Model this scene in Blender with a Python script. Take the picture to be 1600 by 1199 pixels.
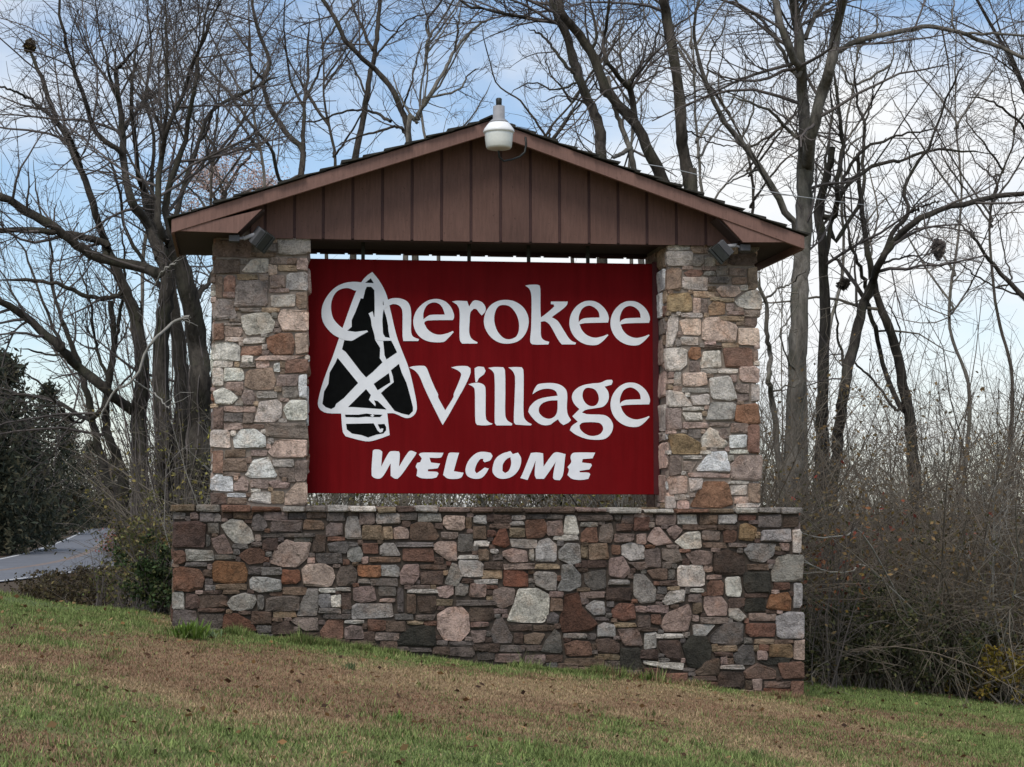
import bpy, math, random
import numpy as np
from mathutils import Matrix, Vector

for o in list(bpy.data.objects):
    bpy.data.objects.remove(o, do_unlink=True)
SC = bpy.context.scene
COL = SC.collection

# ---------------------------------------------------------------- camera
FPX, PX0, PY0 = 2750.0, 622.0, 599.5          # focal length and principal point, in pixels of the 1600 px wide photograph
EYE = Vector((0.0, -18.4, 1.3))
YAW, PITCH, ROLL = math.radians(-5.19), math.radians(4.16), 0.003
cam_d = bpy.data.cameras.new('camera')
cam_d.sensor_fit = 'HORIZONTAL'
cam_d.sensor_width = 36.0
cam_d.lens = FPX * 36.0 / 1600.0
cam_d.shift_x = (800.0 - PX0) / 1600.0
cam_d.clip_start = 0.1
cam_d.clip_end = 3000.0
cam = bpy.data.objects.new('camera', cam_d)
COL.objects.link(cam)
CROT = Matrix.Rotation(YAW, 4, 'Z') @ Matrix.Rotation(math.radians(90) + PITCH, 4, 'X') @ Matrix.Rotation(ROLL, 4, 'Z')
cam.matrix_world = Matrix.Translation(EYE) @ CROT
SC.camera = cam
R3 = np.array(CROT.to_3x3())
EYEN = np.array(EYE)

# ---------------------------------------------------------------- sky, sun, exposure
SUN_EL, SUN_AZ = math.radians(56), math.radians(206)      # azimuth clockwise from +Y: behind the camera, to the left
SKY_STRENGTH, SUN_STRENGTH = 0.165, 2.25
world = bpy.data.worlds.new('World')
SC.world = world
world.use_nodes = True
wn = world.node_tree.nodes
wl = world.node_tree.links
for n in list(wn):
    wn.remove(n)
w_out = wn.new('ShaderNodeOutputWorld')
w_bg = wn.new('ShaderNodeBackground')
w_bg.inputs['Strength'].default_value = SKY_STRENGTH
w_sky = wn.new('ShaderNodeTexSky')
w_sky.sky_type = 'NISHITA'
w_sky.sun_disc = False
w_sky.sun_elevation = SUN_EL
w_sky.sun_rotation = SUN_AZ
w_sky.air_density = 1.0
w_sky.dust_density = 1.0
w_sky.ozone_density = 1.3
w_tc = wn.new('ShaderNodeTexCoord')
w_map = wn.new('ShaderNodeMapping')
w_map.inputs['Scale'].default_value = (1.0, 1.0, 2.2)
w_map.inputs['Location'].default_value = (3.1, 0.4, 1.7)
w_noise = wn.new('ShaderNodeTexNoise')
w_noise.inputs['Scale'].default_value = 2.6
w_noise.inputs['Detail'].default_value = 7.0
w_noise.inputs['Roughness'].default_value = 0.55
w_ramp = wn.new('ShaderNodeValToRGB')
w_ramp.color_ramp.elements[0].position = 0.46
w_ramp.color_ramp.elements[1].position = 0.66
w_mix = wn.new('ShaderNodeMix')
w_mix.data_type = 'RGBA'
w_mix.inputs['B'].default_value = (5.9, 6.0, 6.1, 1.0)
wl.new(w_tc.outputs['Generated'], w_map.inputs['Vector'])
wl.new(w_map.outputs['Vector'], w_noise.inputs['Vector'])
wl.new(w_noise.outputs['Fac'], w_ramp.inputs['Fac'])
wl.new(w_ramp.outputs['Color'], w_mix.inputs['Factor'])
wl.new(w_sky.outputs['Color'], w_mix.inputs['A'])
wl.new(w_mix.outputs['Result'], w_bg.inputs['Color'])
wl.new(w_bg.outputs['Background'], w_out.inputs['Surface'])

sun_d = bpy.data.lights.new('sun', 'SUN')
sun_d.energy = SUN_STRENGTH
sun_d.angle = math.radians(24)
sun_d.color = (1.0, 0.95, 0.88)
sun = bpy.data.objects.new('sun', sun_d)
COL.objects.link(sun)
sdir = Vector((math.sin(SUN_AZ) * math.cos(SUN_EL), math.cos(SUN_AZ) * math.cos(SUN_EL), math.sin(SUN_EL)))
sun.rotation_euler = sdir.to_track_quat('Z', 'Y').to_euler()
sun.location = (-20, -20, 30)

SC.view_settings.view_transform = 'Standard'
SC.view_settings.look = 'None'
SC.view_settings.exposure = 0.0
SC.view_settings.gamma = 1.0
SC.view_settings.use_curve_mapping = False
SC.cycles.max_bounces = 6
SC.cycles.diffuse_bounces = 3
SC.cycles.transparent_max_bounces = 4

# ---------------------------------------------------------------- helpers
RNG = np.random.default_rng(11)
random.seed(5)

def P(px, py, Y):
    """world point where the line of sight through a photograph pixel meets the plane at depth Y"""
    c = np.array([(px - PX0) / FPX, -(py - PY0) / FPX, -1.0])
    d = R3 @ c
    t = (Y - EYEN[1]) / d[1]
    return EYEN + d * t

def PZ(px, py, z):
    c = np.array([(px - PX0) / FPX, -(py - PY0) / FPX, -1.0])
    d = R3 @ c
    t = (z - EYEN[2]) / d[2]
    return EYEN + d * t

def srgb(r, g, b):
    def f(v):
        v /= 255.0
        return v / 12.92 if v <= 0.04045 else ((v + 0.055) / 1.055) ** 2.4
    return (f(r), f(g), f(b))

def link(o, parent=None):
    COL.objects.link(o)
    if parent is not None:
        o.parent = parent
    return o

def tag(o, label=None, cat=None, group=None, kind=None):
    if label: o['label'] = label
    if cat: o['category'] = cat
    if group: o['group'] = group
    if kind: o['kind'] = kind
    return o

def thing(name, label, cat, group=None, loc=(0, 0, 0)):
    o = bpy.data.objects.new(name, None)
    o.empty_display_size = 0.2
    o.location = loc
    COL.objects.link(o)
    return tag(o, label, cat, group)

def add(name, mesh, mat=None, parent=None, smooth=False, kind=None):
    """one mesh object; vertices are in world space, kept there when parented to an Empty elsewhere"""
    if mat is not None and not mesh.materials:
        mesh.materials.append(mat)
    if smooth and len(mesh.polygons):
        mesh.polygons.foreach_set('use_smooth', np.ones(len(mesh.polygons), dtype=bool))
    o = bpy.data.objects.new(name, mesh)
    link(o, parent)
    if parent is not None:
        m = Matrix.Identity(4)
        p = parent
        while p is not None:
            m = Matrix.Translation(p.location) @ m
            p = p.parent
        o.location = -m.translation
    if kind: o['kind'] = kind
    return o

def mesh_pd(name, verts, faces):
    m = bpy.data.meshes.new(name)
    m.from_pydata([tuple(v) for v in verts], [], faces)
    m.update()
    return m

def mesh_np(name, V, F, color=None):
    """fast mesh from arrays; F is (n,3) or (n,4); color is per vertex (n,3)"""
    V = np.asarray(V, dtype=np.float32).reshape(-1, 3)
    F = np.asarray(F, dtype=np.int32)
    k = F.shape[1]
    m = bpy.data.meshes.new(name)
    m.vertices.add(len(V))
    m.vertices.foreach_set('co', V.ravel())
    m.loops.add(F.size)
    m.loops.foreach_set('vertex_index', F.ravel())
    m.polygons.add(len(F))
    m.polygons.foreach_set('loop_start', np.arange(0, F.size, k, dtype=np.int32))
    if color is not None:
        a = m.color_attributes.new('Col', 'FLOAT_COLOR', 'POINT')
        c = np.ones((len(V), 4), dtype=np.float32)
        c[:, :3] = color
        a.data.foreach_set('color', c.ravel())
    m.update(calc_edges=True)
    return m

def cat_np(parts):
    """join [(V,F)] arrays with the same face size"""
    Vs, Fs, off = [], [], 0
    for V, F in parts:
        V = np.asarray(V).reshape(-1, 3)
        Vs.append(V); Fs.append(np.asarray(F) + off); off += len(V)
    return np.concatenate(Vs), np.concatenate(Fs)

class MB:
    """collects simple solids into one mesh"""
    def __init__(self): self.v, self.f = [], []
    def raw(self, vs, fs):
        o = len(self.v)
        self.v += [tuple(v) for v in vs]
        self.f += [tuple(i + o for i in f) for f in fs]
        return self
    def box(self, x0, x1, y0, y1, z0, z1):
        vs = [(x, y, z) for x in (x0, x1) for y in (y0, y1) for z in (z0, z1)]
        return self.raw(vs, [(0, 1, 3, 2), (4, 6, 7, 5), (0, 4, 5, 1), (2, 3, 7, 6), (0, 2, 6, 4), (1, 5, 7, 3)])
    def prism(self, pts, y0, y1):
        """polygon of (x,z) points pushed from y0 to y1; points clockwise or not"""
        n = len(pts)
        vs = [(x, y0, z) for x, z in pts] + [(x, y1, z) for x, z in pts]
        fs = [tuple(range(n))[::-1], tuple(range(n, 2 * n))] + [(i, (i + 1) % n, n + (i + 1) % n, n + i) for i in range(n)]
        return self.raw(vs, fs)
    def lathe(self, c, prof, n=28):
        """profile of (radius, z) around the vertical axis at c"""
        vs = []
        for r, z in prof:
            for k in range(n):
                a = 2 * math.pi * k / n
                vs.append((c[0] + r * math.cos(a), c[1] + r * math.sin(a), c[2] + z))
        fs = []
        for j in range(len(prof) - 1):
            for k in range(n):
                fs.append((j * n + k, j * n + (k + 1) % n, (j + 1) * n + (k + 1) % n, (j + 1) * n + k))
        fs.append(tuple(range(n))[::-1]); fs.append(tuple(range((len(prof) - 1) * n, len(prof) * n)))
        return self.raw(vs, fs)
    def obox(self, c, ax, ay, az, sx, sy, sz, tx=1.0):
        """box with its own axes, half sizes sx sy sz; the +ax end is scaled by tx"""
        vs = []
        for i in (-1, 1):
            k = tx if i > 0 else 1.0
            for j in (-1, 1):
                for l in (-1, 1):
                    vs.append(tuple(Vector(c) + ax * (i * sx) + ay * (j * sy * k) + az * (l * sz * k)))
        return self.raw(vs, [(0, 1, 3, 2), (4, 6, 7, 5), (0, 4, 5, 1), (2, 3, 7, 6), (0, 2, 6, 4), (1, 5, 7, 3)])
    def tube(self, pts, r, n=8):
        pts = [Vector(p) for p in pts]
        rs = r if isinstance(r, (list, tuple)) else [r] * len(pts)
        o = []
        for i, p in enumerate(pts):
            t = (pts[min(i + 1, len(pts) - 1)] - pts[max(i - 1, 0)]).normalized()
            a = t.cross(Vector((0.13, 0.9, 0.41))).normalized(); b = t.cross(a)
            for k in range(n):
                q = 2 * math.pi * k / n
                o.append(p + (a * math.cos(q) + b * math.sin(q)) * rs[i])
        fs = [(i * n + k, i * n + (k + 1) % n, (i + 1) * n + (k + 1) % n, (i + 1) * n + k) for i in range(len(pts) - 1) for k in range(n)]
        fs.append(tuple(range(n))[::-1]); fs.append(tuple(range((len(pts) - 1) * n, len(pts) * n)))
        return self.raw(o, fs)
    def mesh(self, name):
        m = mesh_pd(name, self.v, self.f)
        import bmesh
        bm = bmesh.new(); bm.from_mesh(m)
        bmesh.ops.recalc_face_normals(bm, faces=bm.faces)
        bm.to_mesh(m); bm.free()
        return m
    def build(self, name, mat, parent=None, smooth=False, bevel=0.0, kind=None):
        m = self.mesh(name)
        if bevel > 0:
            import bmesh
            bm = bmesh.new(); bm.from_mesh(m)
            bmesh.ops.bevel(bm, geom=[e for e in bm.edges if e.calc_face_angle(0) > 0.5], offset=bevel, segments=1, affect='EDGES')
            bm.to_mesh(m); bm.free()
        return add(name, m, mat, parent, smooth, kind)

# ---------------------------------------------------------------- materials
def mat_new(name, rough=0.8, spec=0.3):
    m = bpy.data.materials.new(name)
    m.use_nodes = True
    nt = m.node_tree
    b = nt.nodes['Principled BSDF']
    b.inputs['Roughness'].default_value = rough
    b.inputs['Specular IOR Level'].default_value = spec
    return m, nt, b

def noise_col(nt, vec, scale, stops, detail=5.0, rough=0.6):
    n = nt.nodes.new('ShaderNodeTexNoise')
    n.inputs['Scale'].default_value = scale
    n.inputs['Detail'].default_value = detail
    n.inputs['Roughness'].default_value = rough
    if vec is not None: nt.links.new(vec, n.inputs['Vector'])
    r = nt.nodes.new('ShaderNodeValToRGB')
    el = r.color_ramp.elements
    while len(el) > 1: el.remove(el[-1])
    el[0].position = stops[0][0]; el[0].color = (*stops[0][1], 1)
    for p, c in stops[1:]:
        e = el.new(p); e.color = (*c, 1)
    nt.links.new(n.outputs['Fac'], r.inputs['Fac'])
    return r.outputs['Color'], n.outputs['Fac']

def mixc(nt, a, b, fac, mode='MIX'):
    m = nt.nodes.new('ShaderNodeMix')
    m.data_type = 'RGBA'; m.blend_type = mode
    for sock, v in (('A', a), ('B', b)):
        if isinstance(v, tuple): m.inputs[sock].default_value = (*v, 1) if len(v) == 3 else v
        else: nt.links.new(v, m.inputs[sock])
    if isinstance(fac, (int, float)): m.inputs['Factor'].default_value = fac
    else: nt.links.new(fac, m.inputs['Factor'])
    return m.outputs['Result']

def bump(nt, b, height, strength, dist):
    bp = nt.nodes.new('ShaderNodeBump')
    bp.inputs['Strength'].default_value = strength
    bp.inputs['Distance'].default_value = dist
    nt.links.new(height, bp.inputs['Height'])
    nt.links.new(bp.outputs['Normal'], b.inputs['Normal'])

def geo_pos(nt):
    return nt.nodes.new('ShaderNodeNewGeometry').outputs['Position']

def plain(name, col, rough=0.6, var=0.12, scale=18.0, metal=0.0, bumps=0.0, spec=0.3):
    m, nt, b = mat_new(name, rough, spec)
    c, f = noise_col(nt, geo_pos(nt), scale, [(0.3, tuple(x * (1 - var) for x in col)), (0.7, tuple(min(1, x * (1 + var)) for x in col))])
    nt.links.new(c, b.inputs['Base Color'])
    b.inputs['Metallic'].default_value = metal
    if bumps: bump(nt, b, f, 0.5, bumps)
    return m

def mat_stone():
    m, nt, b = mat_new('field_stone', 0.88, 0.25)
    at = nt.nodes.new('ShaderNodeAttribute'); at.attribute_name = 'Col'
    pos = geo_pos(nt)
    oi = nt.nodes.new('ShaderNodeObjectInfo')
    off = nt.nodes.new('ShaderNodeVectorMath'); off.operation = 'ADD'
    sc = nt.nodes.new('ShaderNodeVectorMath'); sc.operation = 'SCALE'; sc.inputs[0].default_value = (9, 5, 7)
    nt.links.new(oi.outputs['Random'], sc.inputs['Scale'])
    nt.links.new(pos, off.inputs[0]); nt.links.new(sc.outputs[0], off.inputs[1])
    v = off.outputs[0]
    g, f = noise_col(nt, v, 7.0, [(0.30, (0.52, 0.52, 0.53)), (0.5, (1.0, 1.0, 1.0)), (0.70, (1.42, 1.41, 1.40))], 7.0, 0.72)
    c = mixc(nt, at.outputs['Color'], g, 1.0, 'MULTIPLY')
    rust, _ = noise_col(nt, v, 4.0, [(0.52, (0, 0, 0)), (0.72, (1, 1, 1))], 4.0)
    tint = mixc(nt, c, (1.06, 0.90, 0.80), 1.0, 'MULTIPLY')
    c = mixc(nt, c, tint, rust)
    spk, f2 = noise_col(nt, v, 55.0, [(0.34, (0.42, 0.42, 0.42)), (0.5, (1, 1, 1)), (0.66, (1.35, 1.35, 1.33))], 4.0, 0.75)
    c = mixc(nt, c, spk, 0.42, 'MULTIPLY')
    vein, _ = noise_col(nt, v, 5.5, [(0.470, (1, 1, 1)), (0.498, (0.45, 0.44, 0.42)), (0.520, (1, 1, 1))], 6.0, 0.62)
    c = mixc(nt, c, vein, 0.75, 'MULTIPLY')
    pal, _ = noise_col(nt, v, 11.0, [(0.60, (0, 0, 0)), (0.70, (0.6, 0.6, 0.6))], 5.0, 0.7)
    c = mixc(nt, c, mixc(nt, c, (1.55, 1.52, 1.46), 1.0, 'MULTIPLY'), pal)
    blot, _ = noise_col(nt, v, 15.0, [(0.60, (0, 0, 0)), (0.70, (1, 1, 1))], 3.0)
    dk = mixc(nt, c, (0.55, 0.57, 0.55), 1.0, 'MULTIPLY')
    c = mixc(nt, c, dk, blot)
    nt.links.new(c, b.inputs['Base Color'])
    h = nt.nodes.new('ShaderNodeMath'); h.operation = 'MULTIPLY_ADD'
    nt.links.new(f, h.inputs[0]); h.inputs[1].default_value = 1.6; nt.links.new(f2, h.inputs[2])
    bump(nt, b, h.outputs[0], 1.0, 0.03)
    return m

def mat_attr(name, rough=0.85, var=0.25, scale=30.0, trans=0.0, spec=0.2):
    m, nt, b = mat_new(name, rough, spec)
    at = nt.nodes.new('ShaderNodeAttribute'); at.attribute_name = 'Col'
    g, f = noise_col(nt, geo_pos(nt), scale, [(0.3, (1 - var,) * 3), (0.7, (1 + var,) * 3)])
    c = mixc(nt, at.outputs['Color'], g, 1.0, 'MULTIPLY')
    nt.links.new(c, b.inputs['Base Color'])
    if trans:
        tr = nt.nodes.new('ShaderNodeBsdfTranslucent')
        nt.links.new(c, tr.inputs['Color'])
        mx = nt.nodes.new('ShaderNodeMixShader'); mx.inputs['Fac'].default_value = trans
        nt.links.new(b.outputs[0], mx.inputs[1]); nt.links.new(tr.outputs[0], mx.inputs[2])
        nt.links.new(mx.outputs[0], nt.nodes['Material Output'].inputs['Surface'])
    return m

def mat_wood(name, col, wear=0.25):
    """brown painted boards: faint upright grain, scuffs and paler weathered spots"""
    m, nt, b = mat_new(name, 0.72, 0.3)
    mp = nt.nodes.new('ShaderNodeMapping'); mp.inputs['Scale'].default_value = (16, 16, 1.6)
    nt.links.new(geo_pos(nt), mp.inputs['Vector'])
    g, f = noise_col(nt, mp.outputs[0], 3.0, [(0.3, tuple(x * 0.80 for x in col)), (0.7, tuple(x * 1.15 for x in col))], 6.0, 0.65)
    w, _ = noise_col(nt, geo_pos(nt), 2.3, [(0.45, (0, 0, 0)), (0.8, (wear,) * 3)], 6.0, 0.65)
    c = mixc(nt, g, tuple(min(1, x * 1.35 + 0.02) for x in col), w)
    st, _ = noise_col(nt, geo_pos(nt), 30.0, [(0.62, (0, 0, 0)), (0.72, (1, 1, 1))], 4.0)
    c = mixc(nt, c, tuple(x * 0.62 for x in col), st)
    nt.links.new(c, b.inputs['Base Color'])
    bump(nt, b, f, 0.35, 0.006)
    return m

def mat_bark(name, dark, light, scale=9.0):
    m, nt, b = mat_new(name, 0.92, 0.15)
    mp = nt.nodes.new('ShaderNodeMapping'); mp.inputs['Scale'].default_value = (1, 1, 0.28)
    nt.links.new(geo_pos(nt), mp.inputs['Vector'])
    c, f = noise_col(nt, mp.outputs[0], scale, [(0.3, dark), (0.52, tuple((x + y) / 2 for x, y in zip(dark, light))), (0.74, light)], 6.0, 0.7)
    mo, _ = noise_col(nt, geo_pos(nt), 1.7, [(0.5, (0, 0, 0)), (0.75, (0.55,) * 3)], 5.0)
    c = mixc(nt, c, (0.075, 0.082, 0.045), mo)
    nt.links.new(c, b.inputs['Base Color'])
    bump(nt, b, f, 1.0, 0.06)
    return m

def mat_panel():
    """dark red sign paint, faintly faded and streaked by rain"""
    m, nt, b = mat_new('red_sign_paint', 0.65, 0.06)
    mp = nt.nodes.new('ShaderNodeMapping'); mp.inputs['Scale'].default_value = (7, 7, 0.5)
    nt.links.new(geo_pos(nt), mp.inputs['Vector'])
    a, f = noise_col(nt, mp.outputs[0], 2.0, [(0.3, (0.112, 0.0022, 0.0034)), (0.7, (0.155, 0.0036, 0.0054))], 5.0, 0.65)
    d, _ = noise_col(nt, geo_pos(nt), 1.3, [(0.45, (0, 0, 0)), (0.8, (0.35, 0.35, 0.35))], 6.0, 0.6)
    c = mixc(nt, a, (0.165, 0.010, 0.012), d)
    nt.links.new(c, b.inputs['Base Color'])
    return m

M = {
    'stone': mat_stone(),
    'mortar_dark': plain('dark_mortar', srgb(68, 60, 53), 0.95, 0.35, 25, bumps=0.012),
    'mortar_pale': plain('pale_mortar', srgb(128, 117, 107), 0.95, 0.22, 25, bumps=0.012),
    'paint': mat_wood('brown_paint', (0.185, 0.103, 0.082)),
    'gable_shade_paint': mat_wood('shaded_brown_paint', (0.125, 0.066, 0.051)),  # the rake boards' brown with the overhang shade put into the colour
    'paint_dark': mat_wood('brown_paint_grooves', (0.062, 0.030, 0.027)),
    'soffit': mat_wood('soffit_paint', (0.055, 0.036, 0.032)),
    'shingle': plain('asphalt_shingle', (0.035, 0.033, 0.028), 0.95, 0.5, 14, bumps=0.004),
    'red': mat_panel(),
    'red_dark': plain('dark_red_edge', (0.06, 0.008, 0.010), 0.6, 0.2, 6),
    'white': plain('white_sign_paint', (0.76, 0.775, 0.80), 0.5, 0.05, 9, spec=0.3),
    'black': plain('black_sign_paint', (0.004, 0.0045, 0.0045), 0.75, 0.3, 12, spec=0.05),
    'black_metal': plain('black_enamel', (0.022, 0.024, 0.022), 0.5, 0.3, 30),
    'grey_metal': plain('grey_cast_metal', (0.27, 0.27, 0.28), 0.6, 0.12, 20),
    'pale_grey': plain('pale_grey_metal', (0.075, 0.075, 0.08), 0.65, 0.12, 20),
    'lamp_white': plain('white_enamel', (0.83, 0.83, 0.82), 0.35, 0.04, 20),
    'refractor': plain('frosted_refractor', (0.68, 0.69, 0.64), 0.25, 0.05, 40, spec=0.6),
    'glass_dark': plain('dark_lens', (0.02, 0.02, 0.022), 0.12, 0.1, 5, spec=0.7),
    'cable': plain('pale_cable', (0.62, 0.62, 0.62), 0.6, 0.1, 8),
    'bark_dark': mat_bark('dark_bark', (0.020, 0.017, 0.015), (0.100, 0.087, 0.071)),
    'bark_mid': mat_bark('brown_bark', (0.024, 0.020, 0.017), (0.125, 0.106, 0.086)),
    'bark_grey': mat_bark('grey_bark', (0.055, 0.049, 0.041), (0.26, 0.235, 0.20)),
    'twig_dark': plain('dark_twigs', (0.108, 0.092, 0.084), 0.9, 0.3, 3),
    'twig_grey': plain('grey_twigs', (0.168, 0.144, 0.112), 0.9, 0.3, 3),
    'twig_brown': plain('brown_twigs', (0.140, 0.113, 0.086), 0.9, 0.3, 3),
    'twig_pale': plain('pale_twigs', (0.27, 0.255, 0.225), 0.9, 0.25, 6),
    'leaf': mat_attr('leaves', 0.7, 0.2, 12.0, 0.25),
    'grass': mat_attr('lawn_grass', 0.85, 0.2, 3.0, 0.2),
    'ground': mat_attr('lawn_soil', 0.95, 0.35, 28.0),
    'asphalt': plain('worn_asphalt', (0.130, 0.134, 0.146), 0.75, 0.18, 0.8),
    'line_white': plain('white_road_paint', (0.62, 0.62, 0.60), 0.8, 0.15, 5),
    'line_yellow': plain('faded_yellow_paint', (0.27, 0.18, 0.12), 0.8, 0.25, 3),
}
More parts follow.
